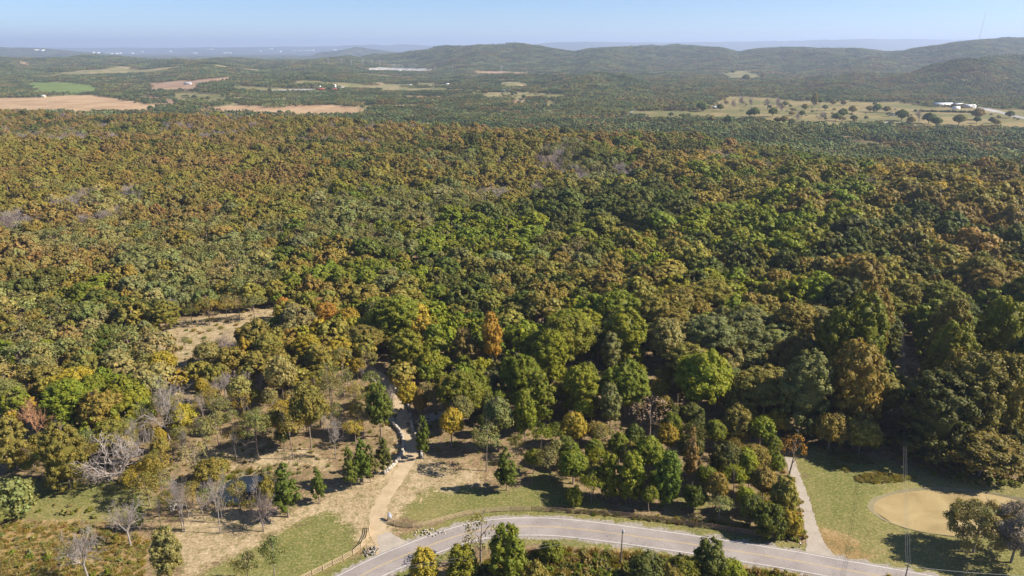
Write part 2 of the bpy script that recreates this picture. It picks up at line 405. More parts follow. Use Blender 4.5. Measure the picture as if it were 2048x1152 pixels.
# ------------------------------------------------------------------ ground sheet
def build_ground():
    nr, nc = 640, 520
    r = 60*np.exp(np.linspace(0, math.log(46000/60), nr))
    a = np.linspace(-1.05, 1.05, nc)
    Rr, A = np.meshgrid(r, a, indexing='ij')
    y = Rr; x = Rr*A*(1+0.0)
    z = height(x, y)
    gr, tn, ru = cover_masks(x, y, z)
    rd = road_dist(x, y)
    gr = np.maximum(gr, 1-sstep(4.8, 8.5, rd)); 
    tn = tn*(sstep(4, 7, rd))
    gravel = 1-sstep(4.0, 4.7, rd)
    # inside the woods: leaf litter under dense crowns, flagged 0; far open country handled by field sheets
    far = sstep(7000, 11000, y)
    col = np.stack([gr, tn, ru, gravel], -1).reshape(-1, 4)
    V = np.stack([x, y, z], -1).reshape(-1, 3)
    i = np.arange(nr-1)[:, None]*nc; j = np.arange(nc-1)[None]
    Fq = np.stack([i+j, i+j+1, i+nc+j+1, i+nc+j], -1).reshape(-1, 4)
    m, nt, b = mat_new('open_ground')
    geo = N(nt, 'ShaderNodeNewGeometry'); pos = geo.outputs['Position']
    at = N(nt, 'ShaderNodeAttribute', attribute_type='GEOMETRY', attribute_name='cover')
    sp = N(nt, 'ShaderNodeSeparateColor'); nt.links.new(at.outputs['Color'], sp.inputs[0])
    def nz(scale, det=5, rough=.6): return noise(nt, scale, det, vec=pos, rough=rough).outputs[0]
    big, mid, fine = nz(.035, 5), nz(.22, 5, .65), nz(1.6, 5, .7)
    mid2 = noise(nt, .55, 4, vec=pos, rough=.6).outputs[0]
    litter = ramp(nt, mid, [(.36, (.10, .068, .038)), (.5, (.225, .155, .085)), (.62, (.36, .26, .15))]).outputs[0]
    litter = mix(nt, .5, litter, ramp(nt, fine, [(.38, (.07, .05, .028)), (.62, (.40, .29, .165))]).outputs[0])
    litter = mix(nt, ramp(nt, mid2, [(.52, (0, 0, 0)), (.62, (1, 1, 1))]).outputs[0], litter, (.15, .135, .05))
    grass = ramp(nt, mid, [(.36, (.105, .125, .026)), (.5, (.165, .17, .045)), (.62, (.25, .215, .085))]).outputs[0]
    gpatch = ramp(nt, big, [(.40, (.10, .13, .024)), (.5, (.17, .165, .048)), (.58, (.27, .22, .09))]).outputs[0]
    grass = mix(nt, .5, grass, gpatch)
    grass = mix(nt, .45, grass, ramp(nt, fine, [(.38, (.06, .075, .02)), (.52, (.17, .16, .055)), (.64, (.42, .34, .19))]).outputs[0])
    grass = mix(nt, ramp(nt, mid2, [(.56, (0, 0, 0)), (.68, (.6, .6, .6))]).outputs[0], grass, (.27, .21, .085))
    tan = ramp(nt, mid, [(.36, (.20, .155, .075)), (.5, (.36, .27, .155)), (.62, (.48, .37, .235))]).outputs[0]
    tan = mix(nt, .5, tan, ramp(nt, fine, [(.38, (.13, .11, .05)), (.62, (.54, .42, .27))]).outputs[0])
    tan = mix(nt, ramp(nt, mid2, [(.50, (0, 0, 0)), (.64, (.75, .75, .75))]).outputs[0], tan, (.175, .155, .06))
    rust = ramp(nt, mid, [(.36, (.11, .10, .035)), (.5, (.25, .165, .065)), (.62, (.36, .26, .13))]).outputs[0]
    rust = mix(nt, .4, rust, ramp(nt, fine, [(.38, (.09, .08, .03)), (.62, (.42, .28, .13))]).outputs[0])
    gravel_c = ramp(nt, fine, [(.3, (.20, .175, .145)), (.7, (.38, .345, .30))]).outputs[0]
    pert = mth(nt, 'MULTIPLY_ADD', mid, 2.6, -1.3)
    pert2 = mth(nt, 'MULTIPLY_ADD', fine, 1.3, -.65)
    prt = mth(nt, 'ADD', pert, pert2)
    def w(s): 
        t = mth(nt, 'ADD', s, mth(nt, 'MULTIPLY', prt, mth(nt, 'GREATER_THAN', s, 0.01)))
        return mth(nt, 'MULTIPLY_ADD', t, 2.2, -.6, clamp=True)
    c = mix(nt, w(sp.outputs[0]), litter, grass)
    c = mix(nt, w(sp.outputs[2]), c, rust)
    c = mix(nt, w(sp.outputs[1]), c, tan)
    c = mix(nt, w(at.outputs['Alpha']), c, gravel_c)
    # woodland colouring of the land too far away for single crowns
    sy = N(nt, 'ShaderNodeSeparateXYZ'); nt.links.new(pos, sy.inputs[0])
    farf = mth(nt, 'MULTIPLY_ADD', sy.outputs[1], 1/900.0, -.75, clamp=True)
    fn = noise(nt, .004, 6, vec=pos, rough=.7).outputs[0]; fn2 = noise(nt, .0006, 4, vec=pos).outputs[0]
    wood = ramp(nt, fn, [(.38, (.022, .036, .014)), (.5, (.045, .055, .024)), (.58, (.075, .072, .036)), (.70, (.16, .15, .08))]).outputs[0]
    wood = mix(nt, .35, wood, ramp(nt, fn2, [(.35, (.02, .032, .016)), (.65, (.10, .095, .05))]).outputs[0])
    c = mix(nt, farf, c, wood)
    past = ramp(nt, noise(nt, .02, 5, vec=pos, rough=.65).outputs[0], [(.4, (.13, .14, .05)), (.5, (.22, .20, .09)), (.6, (.30, .22, .125))]).outputs[0]
    inval = mth(nt, 'MULTIPLY', mth(nt, 'GREATER_THAN', sy.outputs[1], 1150.0), mth(nt, 'LESS_THAN', sy.outputs[1], 5200.0))
    c = mix(nt, inval, c, past)
    nt.links.new(c, b.inputs['Base Color']); b.inputs['Roughness'].default_value = .95; b.inputs['Specular IOR Level'].default_value = .15
    bp = N(nt, 'ShaderNodeBump'); bp.inputs['Strength'].default_value = .7; bp.inputs['Distance'].default_value = .25
    nt.links.new(fine, bp.inputs['Height']); nt.links.new(bp.outputs[0], b.inputs['Normal'])
    me = new_mesh('ground', V, Fq, m, True, {'cover': ('POINT', 'FLOAT_COLOR', col)})
    o = link('ground', me); o['kind'] = 'structure'
    return m
GROUND_MAT = build_ground()

# ------------------------------------------------------------------ fields
def field_mat(key):
    cols = {'green': ((.10,.155,.035),(.16,.20,.055)), 'tan': ((.30,.20,.11),(.44,.31,.185)), 'pinktan': ((.24,.15,.095),(.36,.25,.16)),
            'olive': ((.12,.125,.045),(.23,.20,.09)), 'meadow': ((.115,.125,.042),(.27,.205,.095)), 'pale': ((.26,.25,.23),(.42,.41,.39))}[key]
    m, nt, b = mat_new('field_'+key)
    geo = N(nt, 'ShaderNodeNewGeometry')
    n1 = noise(nt, .012, 5, vec=geo.outputs['Position'], rough=.6).outputs[0]; n2 = noise(nt, .12, 4, vec=geo.outputs['Position']).outputs[0]
    c = mix(nt, .35, ramp(nt, n1, [(.42, cols[0]), (.57, cols[1])]).outputs[0], ramp(nt, n2, [(.3, cols[0]), (.7, cols[1])]).outputs[0])
    wv = N(nt, 'ShaderNodeTexWave'); wv.inputs['Scale'].default_value = .08; wv.inputs['Distortion'].default_value = 3; nt.links.new(geo.outputs['Position'], wv.inputs[0])
    c = mix(nt, .12 if key != 'pale' else 0., c, wv.outputs[0], 'SOFT_LIGHT')
    nt.links.new(c, b.inputs['Base Color']); b.inputs['Roughness'].default_value = .95; b.inputs['Specular IOR Level'].default_value = .1
    return m
FM = {}
def Gv(U, V):
    k = (576-V)/F; dx = (U-1024)/F; dy = C_+k*S_; dz = -S_+k*C_
    t = np.full(U.shape, 900.0); pt = t.copy(); done = np.zeros(U.shape, bool)
    for _ in range(400):
        hit = (CAMH+dz*t) < height(dx*t, dy*t); done |= hit
        if done.all(): break
        pt = np.where(done, pt, t); t = np.where(done, t, t*1.015)
        if t.max() > 60000: break
    a, b = pt, t
    for _ in range(18):
        m = (a+b)/2; h = (CAMH+dz*m) < height(dx*m, dy*m)
        b = np.where(h, m, b); a = np.where(h, a, m)
    return np.stack([dx*b, dy*b, CAMH+dz*b], -1)
def field(name, key, poly, lift=.25, kind='structure'):
    if key not in FM: FM[key] = field_mat(key)
    # densify the outline, project to the ground plane, then drape a scanline mesh built in ground coordinates
    P = []
    for i in range(len(poly)):
        a = np.array(poly[i], float); b = np.array(poly[(i+1) % len(poly)], float)
        n = max(2, int(np.linalg.norm((b-a)*[1, 5])/6))
        for t in np.arange(n)/n: P.append(a+(b-a)*t)
    P = np.array(P); W = Gv(P[:, 0], P[:, 1])[:, :2]
    # uneven hand-drawn border
    wob = fbm(W[:, 0]/45, W[:, 1]/45, 77, 2)*5
    W = W + np.stack([wob, wob], 1)
    y0, y1 = W[:, 1].min(), W[:, 1].max(); rows = 70; ys = np.linspace(y0+.01, y1-.01, rows)
    V = []; Fq = []; prev = None; nc = 24
    for yy in ys:
        xs = []
        for i in range(len(W)):
            a, b = W[i], W[(i+1) % len(W)]
            if (a[1] > yy) != (b[1] > yy): xs.append(a[0]+(b[0]-a[0])*(yy-a[1])/(b[1]-a[1]))
        if len(xs) < 2: prev = None; continue
        xx = np.linspace(min(xs), max(xs), nc); base = len(V)
        zz = height(xx, np.full(nc, yy))+lift
        V += list(np.stack([xx, np.full(nc, yy), zz], 1))
        if prev is not None:
            for j in range(nc-1): Fq.append([prev+j, prev+j+1, base+j+1, base+j])
        prev = base
    o = link(name, new_mesh(name, np.array(V), np.array(Fq), FM[key], True)); o['kind'] = kind
    return W
FIELD_W = []
for nm, key, poly in FIELDS: FIELD_W.append(field(nm, key, poly, .35 if key != 'pale' else .6))
PASTURE_TREES_POLY = FIELDS[7][2]

# ------------------------------------------------------------------ road, drives, ponds
def asphalt():
    m, nt, b = mat_new('asphalt'); geo = N(nt, 'ShaderNodeNewGeometry'); p = geo.outputs['Position']
    n1 = noise(nt, .12, 5, vec=p).outputs[0]; n2 = noise(nt, 3.0, 5, vec=p, rough=.7).outputs[0]
    c = mix(nt, .4, ramp(nt, n1, [(.4, (.235, .205, .188)), (.6, (.33, .29, .268))]).outputs[0], ramp(nt, n2, [(.3, (.17, .155, .15)), (.7, (.33, .30, .285))]).outputs[0])
    vr = N(nt, 'ShaderNodeTexVoronoi', feature='DISTANCE_TO_EDGE'); vr.inputs['Scale'].default_value = .13
    wp = noise(nt, .5, 4, vec=p); wm = N(nt, 'ShaderNodeVectorMath', operation='MULTIPLY_ADD'); nt.links.new(wp.outputs['Color'], wm.inputs[0]); wm.inputs[1].default_value = (5, 5, 5); nt.links.new(p, wm.inputs[2])
    nt.links.new(wm.outputs[0], vr.inputs['Vector'])
    cr = ramp(nt, vr.outputs['Distance'], [(0, (.55, .55, .55)), (.012, (1, 1, 1))]).outputs[0]
    c = mix(nt, .8, c, cr, 'MULTIPLY')
    nt.links.new(c, b.inputs['Base Color']); b.inputs['Roughness'].default_value = .85
    bp = N(nt, 'ShaderNodeBump'); bp.inputs['Strength'].default_value = .3; bp.inputs['Distance'].default_value = .02
    nt.links.new(n2, bp.inputs['Height']); nt.links.new(bp.outputs[0], b.inputs['Normal'])
    return m
def paint_mat(name, col, wear=.45):
    m, nt, b = mat_new(name); geo = N(nt, 'ShaderNodeNewGeometry')
    n1 = noise(nt, 1.2, 6, vec=geo.outputs['Position'], rough=.75).outputs[0]
    c = ramp(nt, n1, [(wear-.1, (.28, .26, .25)), (wear+.06, col)]).outputs[0]
    nt.links.new(c, b.inputs['Base Color']); b.inputs['Roughness'].default_value = .7
    return m
M['asphalt'] = asphalt()
W2 = ROADW/2
LJ = .16*fbm(np.arange(len(ctr))/6., np.zeros(len(ctr)), 41, 3); RJ = .16*fbm(np.arange(len(ctr))/6., np.ones(len(ctr))*7, 43, 3)
strip('road', offset(ctr, W2+.42+LJ*.6), offset(ctr, -W2-.42+RJ*.6), .05, M['asphalt'], 6)
strip('road_edge_line', offset(ctr, W2+.07), offset(ctr, W2-.07), .056, paint_mat('white_line_paint', (.62, .61, .58), .42))
strip('road_edge_line', offset(ctr, -W2+.07), offset(ctr, -W2-.07), .056, bpy.data.materials['white_line_paint'])
ylw = paint_mat('yellow_line_paint', (.50, .36, .15), .46)
strip('road_centre_line', offset(ctr, .21), offset(ctr, .09), .056, ylw)
strip('road_centre_line', offset(ctr, -.09), offset(ctr, -.21), .056, ylw)

def track_mat(name, cols):
    m, nt, b = mat_new(name); geo = N(nt, 'ShaderNodeNewGeometry'); p = geo.outputs['Position']
    n1 = noise(nt, .35, 5, vec=p, rough=.65).outputs[0]; n2 = noise(nt, 2.2, 5, vec=p, rough=.75).outputs[0]
    c = mix(nt, .5, ramp(nt, n1, [(.32, cols[0]), (.68, cols[1])]).outputs[0], ramp(nt, n2, [(.3, cols[0]), (.7, cols[1])]).outputs[0])
    nt.links.new(c, b.inputs['Base Color']); b.inputs['Roughness'].default_value = .95
    bp = N(nt, 'ShaderNodeBump'); bp.inputs['Strength'].default_value = .6; bp.inputs['Distance'].default_value = .1
    nt.links.new(n2, bp.inputs['Height']); nt.links.new(bp.outputs[0], b.inputs['Normal'])
    return m
def track(name, pts, widths, z, mat, seed, jit=.25):
    P = np.array([G0(*p) if p[1] > 760 else G(*p)[:2] for p in pts]); n = 260
    L = catmull(P, n); w = np.interp(np.linspace(0, 1, n), np.linspace(0, 1, len(widths)), widths)
    r = np.arange(n)
    ja = fbm(r/5., r*0+.5, seed, 3)*jit*2; jb = fbm(r/5., r*0+9.5, seed+5, 3)*jit*2
    return strip(name, offset(L, w/2+ja), offset(L, -w/2+jb), z, mat, 4), L
M['dirt'] = track_mat('pale_dirt_and_gravel', ((.30,.225,.13), (.52,.41,.27)))
M['gravel'] = track_mat('pale_limestone_gravel', ((.25,.22,.18), (.43,.38,.32)))
_, DRIVE = track('driveway', [(775,1108),(768,1085),(757,1062),(752,1040),(757,1018),(770,995),(788,968),(808,938),(822,905),(820,880),(810,850),(803,825),(796,800),(785,775),(760,752),(725,730)], [4.6,4.2,3.9,3.8,3.8,4.0,4.4,4.8,4.8,4.6,4.2,4.0,3.8,3.6,3.4,3.0], .045, M['dirt'], 3, .35)
track('driveway_apron', [(793,1103),(785,1093),(774,1080),(766,1068)], [9.0,6.5,4.6,3.2], .049, M['gravel'], 8, .3)
_, LANE = track('gravel_lane', [(1643,1116),(1636,1098),(1628,1075),(1620,1045),(1611,1010),(1602,980),(1592,955),(1583,930),(1578,915)], [7.0,4.2,3.1,2.9,2.8,2.7,2.6,2.6,2.5], .048, M['gravel'], 12, .22)
track('pale_gravel_patch', [(850,838),(868,834),(890,829),(905,822)], [3.5,5.5,5,2.5], .03, M['gravel'], 16, .6)

def pond(name, key, z, mat, scale=1.0):
    cx, cy, rx, ry = BASINS[key]; n = 72
    a = np.linspace(0, 2*math.pi, n, endpoint=False)
    rr = 1+.03*np.sin(3*a+1)+.02*np.sin(7*a)
    rings = [0.0, .3, .6, .85, 1.0]; V = [[cx, cy, z]]
    for q in rings[1:]: V += [[cx+rx*q*scale*rr[i]*math.cos(a[i]), cy+ry*q*scale*rr[i]*math.sin(a[i]), z] for i in range(n)]
    tri = np.array([[0, 1+i, 1+(i+1) % n] for i in range(n)]); qd = []
    for k in range(len(rings)-2):
        for i in range(n): qd.append([1+k*n+i, 1+(k+1)*n+i, 1+(k+1)*n+(i+1) % n, 1+k*n+(i+1) % n])
    o = link(name, new_mesh(name, V, [tri, np.array(qd)], mat)); o['kind'] = 'structure'; return o
def algae_mat():
    m, nt, b = mat_new('pond_surface_covered_in_duckweed'); geo = N(nt, 'ShaderNodeNewGeometry'); p = geo.outputs['Position']
    n1 = noise(nt, .09, 6, vec=p, rough=.6); n1.inputs['Distortion'].default_value = 1.2
    n2 = noise(nt, 2.0, 4, vec=p).outputs[0]
    c = ramp(nt, n1.outputs[0], [(.36, (.25, .19, .085)), (.5, (.32, .245, .115)), (.64, (.38, .30, .15))]).outputs[0]
    c = mix(nt, .18, c, ramp(nt, n2, [(.3, (.22, .16, .06)), (.7, (.46, .34, .14))]).outputs[0])
    nt.links.new(c, b.inputs['Base Color']); b.inputs['Roughness'].default_value = .55
    return m
def water_mat():
    m, nt, b = mat_new('dark_pond_water'); geo = N(nt, 'ShaderNodeNewGeometry')
    b.inputs['Base Color'].default_value = (.02, .03, .045, 1); b.inputs['Roughness'].default_value = .06; b.inputs['IOR'].default_value = 1.33
    n = noise(nt, .8, 3, vec=geo.outputs['Position']).outputs[0]
    bp = N(nt, 'ShaderNodeBump'); bp.inputs['Strength'].default_value = .15; bp.inputs['Distance'].default_value = .1
    nt.links.new(n, bp.inputs['Height']); nt.links.new(bp.outputs[0], b.inputs['Normal'])
    return m
pond('pond_covered_in_duckweed', 'right', -.55, algae_mat(), .945)
pond('pond_water', 'left', -.55, water_mat(), .95)
# muddy rim of the right pond
M['mud'] = track_mat('grey_mud', ((.13,.12,.06), (.24,.20,.115)))
def rim(name, key, mat, q0, q1):
    cx, cy, rx, ry = BASINS[key]; n = 180; a = np.linspace(0, 2*math.pi, n)
    w0 = q0+.006*np.sin(9*a); w1 = q1+.012*np.sin(5*a)+.008*np.sin(13*a)
    A = np.stack([cx+rx*w0*np.cos(a), cy+ry*w0*np.sin(a)], 1); B = np.stack([cx+rx*w1*np.cos(a), cy+ry*w1*np.sin(a)], 1)
    P = A[:, None]*(1-np.linspace(0, 1, 4))[None, :, None]+B[:, None]*np.linspace(0, 1, 4)[None, :, None]
    V = np.concatenate([P, (height(P[..., 0], P[..., 1])+.05)[..., None]], -1).reshape(-1, 3)
    i = np.arange(n-1)[:, None]*4; j = np.arange(3)[None]
    Fq = np.stack([i+j, i+j+1, i+4+j+1, i+4+j], -1).reshape(-1, 4)
    o = link(name, new_mesh(name, V, Fq, mat, True)); o['kind'] = 'structure'
rim('pond_bank', 'right', M['mud'], .91, .985)
rim('pond_bank', 'left', M['mud'], .90, 1.06)

# ------------------------------------------------------------------ tree building blocks (unit size, scaled per tree)
ICO = None
def ico(sub):
    t = (1+5**.5)/2
    V = np.array([(-1,t,0),(1,t,0),(-1,-t,0),(1,-t,0),(0,-1,t),(0,1,t),(0,-1,-t),(0,1,-t),(t,0,-1),(t,0,1),(-t,0,-1),(-t,0,1)], float)
    Fc = [(0,11,5),(0,5,1),(0,1,7),(0,7,10),(0,10,11),(1,5,9),(5,11,4),(11,10,2),(10,7,6),(7,1,8),(3,9,4),(3,4,2),(3,2,6),(3,6,8),(3,8,9),(4,9,5),(2,4,11),(6,2,10),(8,6,7),(9,8,1)]
    V = [v/np.linalg.norm(v) for v in V]
    for _ in range(sub):
        c = {}; nf = []
        def mid(a, b):
            k = (min(a, b), max(a, b))
            if k not in c: p = V[a]+V[b]; V.append(p/np.linalg.norm(p)); c[k] = len(V)-1
            return c[k]
        for a, b, d in Fc:
            ab, bd, da = mid(a, b), mid(b, d), mid(d, a); nf += [(a,ab,da),(b,bd,ab),(d,da,bd),(ab,bd,da)]
        Fc = nf
    return np.array(V), np.array(Fc)
ICO0, ICO1 = ico(0), ico(1)
def unit(v): return v/(np.linalg.norm(v, axis=-1, keepdims=True)+1e-9)
def leaf_quads(P, Nn, size, g, aspect=.75):
    n = len(P); r = unit(g.normal(size=(n, 3))); A = unit(np.cross(Nn, r)); B = np.cross(Nn, A)
    s = size*g.uniform(.6, 1.35, n)[:, None]
    V = np.stack([P-A*s, P-B*s*aspect+Nn*s*.15, P+A*s, P+B*s*aspect-Nn*s*.15], 1).reshape(-1, 3)
    return V, np.arange(4*n).reshape(n, 4)
def blobs_for(shape, nb, g):
    out = []
    tries = 0
    while len(out) < nb and tries < 4000:
        tries += 1
        if shape == 'round':
            d = unit(g.normal(size=3)); d[2] = abs(d[2])*.9-.35*g.random(); d = unit(d)
            q = g.uniform(.62, .80); c = np.array([d[0]*.5*q, d[1]*.5*q, .42+d[2]*.52*q]); r = g.uniform(.07, .155)
        elif shape == 'tall':
            z = g.uniform(.08, .93); ww = .5*math.sin(math.pi*min(1, (z*.86+.12)))**.7
            a = g.uniform(0, 6.283); q = g.uniform(.45, .78); c = np.array([math.cos(a)*ww*q, math.sin(a)*ww*q, z]); r = g.uniform(.07, .14)
        elif shape == 'cone':
            z = g.uniform(.03, .95); ww = .5*(1-z)**.75*(min(1, z*5+.35)); a = g.uniform(0, 6.283); q = g.uniform(.5, .85)
            c = np.array([math.cos(a)*ww*q, math.sin(a)*ww*q, z]); r = g.uniform(.07, .13)*(1.15-.5*z)
        elif shape == 'flat':
            a = g.uniform(0, 6.283); q = math.sqrt(g.random())*.42; c = np.array([math.cos(a)*q, math.sin(a)*q, .74-q*.75+g.uniform(-.22, .1)]); r = g.uniform(.09, .16)
        elif shape in ('big', 'fuzz'):
            d = unit(g.normal(size=3)); d[2] = abs(d[2])*.95-.4*g.random(); d = unit(d); lob = 1+.10*math.sin(3*math.atan2(d[1], d[0])+1)+.08*math.sin(5*d[2]*3)
            q = g.uniform(.66, .86)*lob; c = np.array([d[0]*.5*q, d[1]*.5*q, .42+d[2]*.52*q]); r = g.uniform(.045, .095)
        elif shape == 'bigtall':
            z = g.uniform(.06, .95); ww = .5*math.sin(math.pi*min(1, (z*.84+.14)))**.65*(1+.12*math.sin(z*11)); a = g.uniform(0, 6.283); q = g.uniform(.6, .86)
            c = np.array([math.cos(a)*ww*q, math.sin(a)*ww*q, z]); r = g.uniform(.045, .09)
        elif shape == 'bush':
            a = g.uniform(0, 6.283); q = math.sqrt(g.random())*.40; c = np.array([math.cos(a)*q, math.sin(a)*q, .16+g.random()*(.62-q*.7)]); r = g.uniform(.08, .15)
        if all(np.linalg.norm((c-o[0])*[1, 1, .8]) > .55*max(r, o[1]) for o in out): out.append((c, r))
    return out
ZR = {'round': .82, 'tall': .62, 'cone': .62, 'flat': .7, 'bush': .9, 'thin': .8, 'big': .8, 'bigtall': .6, 'fuzz': .8}
def crown_mesh(name, shape, nb, nl, ls, seed, core=1, openness=0.0, cmat=None):
    zr = ZR[shape]
    g = np.random.default_rng(seed); bl = blobs_for(shape, nb, g)
    Vs, Fs, lv, cv = [], [], [], []; n = 0; T = []; tv, tc = [], []; 
    cen = np.array([0, 0, .42])
    asym = g.uniform(-.05, .05, 3); asym[2] = 0
    for c, r in bl:
        c = c+asym*c[2]
        hue = g.uniform(.2, .8)
        k = int(nl*(r/.14)**2*g.uniform(.8, 1.2))
        d = unit(g.normal(size=(k*2, 3))); out = unit(c-cen)
        d = d[(d@out) > -.55][:k]; k = len(d)
        bump = 1+.22*np.sin(d[:, 0]*7+seed)*np.sin(d[:, 1]*6+c[0]*30)+.12*g.normal(size=k)
        P = c+d*r*np.array([1, 1, zr])*bump[:, None]*(1 if not openness else g.uniform(1-openness, 1.1, k)[:, None])
        Nn = unit(d*1.0+out*.35+np.array([0, 0, .25])+g.normal(size=(k, 3))*.42)
        V, Q = leaf_quads(P, Nn, ls, g)
        if zr < .7: V = np.repeat(P, 4, 0)+(V-np.repeat(P, 4, 0))*[1, 1, zr+.05]
        Vs.append(V); Fs.append(Q+n); n += len(V)
        lv.append(np.clip(g.normal(.5, .24, k), 0, 1)); cv.append(np.clip(hue+g.normal(0, .12, k), 0, 1))
    quads = np.concatenate(Fs); a = [np.concatenate(lv)]; b = [np.concatenate(cv)]
    tri = []
    if core:
        iv, fi = ICO0
        for c, r in bl:
            c = c+asym*c[2]
            V = c+iv*r*np.array([1, 1, zr])*.80*(1+g.uniform(-.12, .12, len(iv)))[:, None]
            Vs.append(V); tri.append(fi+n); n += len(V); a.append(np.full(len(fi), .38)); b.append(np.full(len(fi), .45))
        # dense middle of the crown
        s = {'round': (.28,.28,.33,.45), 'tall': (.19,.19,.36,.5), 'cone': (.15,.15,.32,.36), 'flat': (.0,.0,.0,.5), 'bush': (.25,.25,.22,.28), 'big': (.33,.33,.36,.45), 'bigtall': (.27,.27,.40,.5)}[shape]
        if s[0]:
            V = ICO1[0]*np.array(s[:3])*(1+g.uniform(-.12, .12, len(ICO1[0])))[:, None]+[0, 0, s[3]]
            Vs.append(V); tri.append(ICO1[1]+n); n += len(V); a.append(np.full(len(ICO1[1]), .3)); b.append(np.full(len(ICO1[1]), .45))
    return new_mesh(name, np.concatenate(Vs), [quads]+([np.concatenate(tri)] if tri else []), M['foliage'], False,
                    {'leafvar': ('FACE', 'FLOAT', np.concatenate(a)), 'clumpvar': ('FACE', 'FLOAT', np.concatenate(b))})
def limb(p, d, L, n, g, bend=.18, up=.1):
    P = [np.array(p, float)]; d = unit(np.array(d, float))
    for _ in range(n):
        d = unit(d+g.normal(size=3)*bend+np.array([0, 0, up])); P.append(P[-1]+d*L/n)
    return np.array(P), d
def trunk_mesh(name, seed, rb=.028, nl=6, forks=True, start=.3, mat=None, mult=1):
    g = np.random.default_rng(seed); mb = MB()
    for s in range(mult):
        p0 = [0, 0, 0] if mult == 1 else [g.uniform(-.10, .10), g.uniform(-.10, .10), 0]
        P, d = limb(p0, (g.uniform(-.08, .08), g.uniform(-.08, .08), 1), .86, 8, g, .05, .05)
        mb.tube(np.concatenate([[P[0]-[0, 0, .03]], P]), [rb*1.5/mult**.5]+list(np.linspace(rb*1.15, rb*.22, 9)/mult**.5), 7, False)
        for i in range(nl):
            t = start+(.86-start)*(i+.3*g.random())/nl; k = min(8, t/.86*8); i0 = int(k); b = P[i0]+(P[min(8, i0+1)]-P[i0])*(k-i0)
            a = g.uniform(0, 6.283); L = g.uniform(.26, .46)*(1.15-t*.5)
            Q, d2 = limb(b, (math.cos(a), math.sin(a), g.uniform(.5, 1.0)), L, 5, g, .16, .06)
            mb.tube(Q, np.linspace(rb*.55*(1.1-t*.6), rb*.12, 6), 5, False)
            for q in range(3):
                j = g.integers(2, 5); a2 = g.uniform(0, 6.283)
                Q2, _ = limb(Q[j], (math.cos(a2), math.sin(a2), .6), L*.5, 3, g, .2, .05); mb.tube(Q2, np.linspace(rb*.2, rb*.06, 4), 4, False)
    return mb.mesh(name, mat or M['bark'])
def bare_mesh(name, seed, mat, spread=1.0, split=.30, n1=6, rb=.016, mult=1, dens=1.0):
    g = np.random.default_rng(seed); mb = MB()
    def grow(p, d, L, r, lev):
        n = [5, 4, 3, 2, 2][lev]
        P, dd = limb(p, d, L, n, g, .14+.05*lev, .07)
        mb.tube(P, np.linspace(r, r*.45, n+1), [7, 5, 4, 3, 3][lev], False)
        if lev >= 4: return
        k = int(round([n1, 5, 5, 4][lev]*dens))
        for i in range(k):
            j = 1+int((n-1)*(i+.5)/k*1.0+g.random()*.8); j = min(n, j) if i < k-1 else n
            a = g.uniform(0, 6.283); per = unit(np.cross(dd, unit(g.normal(size=3))))
            nd = unit(dd*g.uniform(.55, 1.1)+per*g.uniform(.55, .95)*spread)
            grow(P[j], nd, L*g.uniform(.5, .72), r*[.52, .55, .6, .7][lev], lev+1)
    for s in range(mult):
        off = np.array([0, 0, 0.]) if mult == 1 else np.array([g.uniform(-.10, .10), g.uniform(-.10, .10), 0])
        H0 = split*g.uniform(.9, 1.15)
        P, d = limb(off-[0, 0, .02], (g.uniform(-.1, .1), g.uniform(-.1, .1), 1), H0+.02, 4, g, .04, .05)
        mb.tube(P, np.linspace(rb*1.35, rb, 5)/mult**.4, 7, False)
        for i in range(n1 if mult == 1 else 3):
            a = i*6.283/max(1, n1 if mult == 1 else 3)+g.uniform(-.4, .4)
            up = g.uniform(.7, 1.9)
            grow(P[-1]-[0, 0, g.uniform(0, .06)], (math.cos(a)*spread, math.sin(a)*spread, up), g.uniform(.30, .42), rb*.62/mult**.4, 1)
    V = np.concatenate(mb.V); Z = V[:, 2].max(); r = np.percentile(np.hypot(V[:, 0], V[:, 1]), 98)
    mb.V = [np.concatenate(mb.V)*[.5/r, .5/r, 1/Z]]
    fr = {k: [np.concatenate(f)] for k, f in mb.F.items()}; mb.F = fr
    return mb.mesh(name, mat)
CR = {
 'round': [crown_mesh('broadleaf_crown', 'round', 74, 62, .027, 10+i) for i in range(6)],
 'tall': [crown_mesh('tall_crown', 'tall', 80, 56, .025, 30+i) for i in range(4)],
 'cone': [crown_mesh('cedar_crown', 'cone', 60, 52, .023, 50+i) for i in range(3)],
 'flat': [crown_mesh('airy_crown', 'flat', 38, 44, .024, 70+i, core=0, openness=.55) for i in range(4)],
 'big': [crown_mesh('great_oak_crown', 'big', 190, 150, .0165, 130+i) for i in range(3)],
 'bigtall': [crown_mesh('great_tall_crown', 'bigtall', 190, 150, .0165, 140+i) for i in range(2)],
 'fuzz': [crown_mesh('twiggy_crown', 'fuzz', 130, 600, .0115, 150+i, core=0, openness=.35) for i in range(2)],
 'bush': [crown_mesh('shrub_crown', 'bush', 60, 60, .028, 90+i) for i in range(3)],
 'thin': [crown_mesh('sparse_crown', 'round', 34, 20, .022, 110+i, core=0, openness=.5) for i in range(2)],
}
TR = {'trunk': [trunk_mesh('trunk', 200+i) for i in range(4)], 'slim': [trunk_mesh('slim_trunk', 220+i, .020, 5, start=.5) for i in range(3)],
      'multi': [trunk_mesh('multi_trunk', 240+i, .020, 4, start=.5, mult=3) for i in range(2)]}
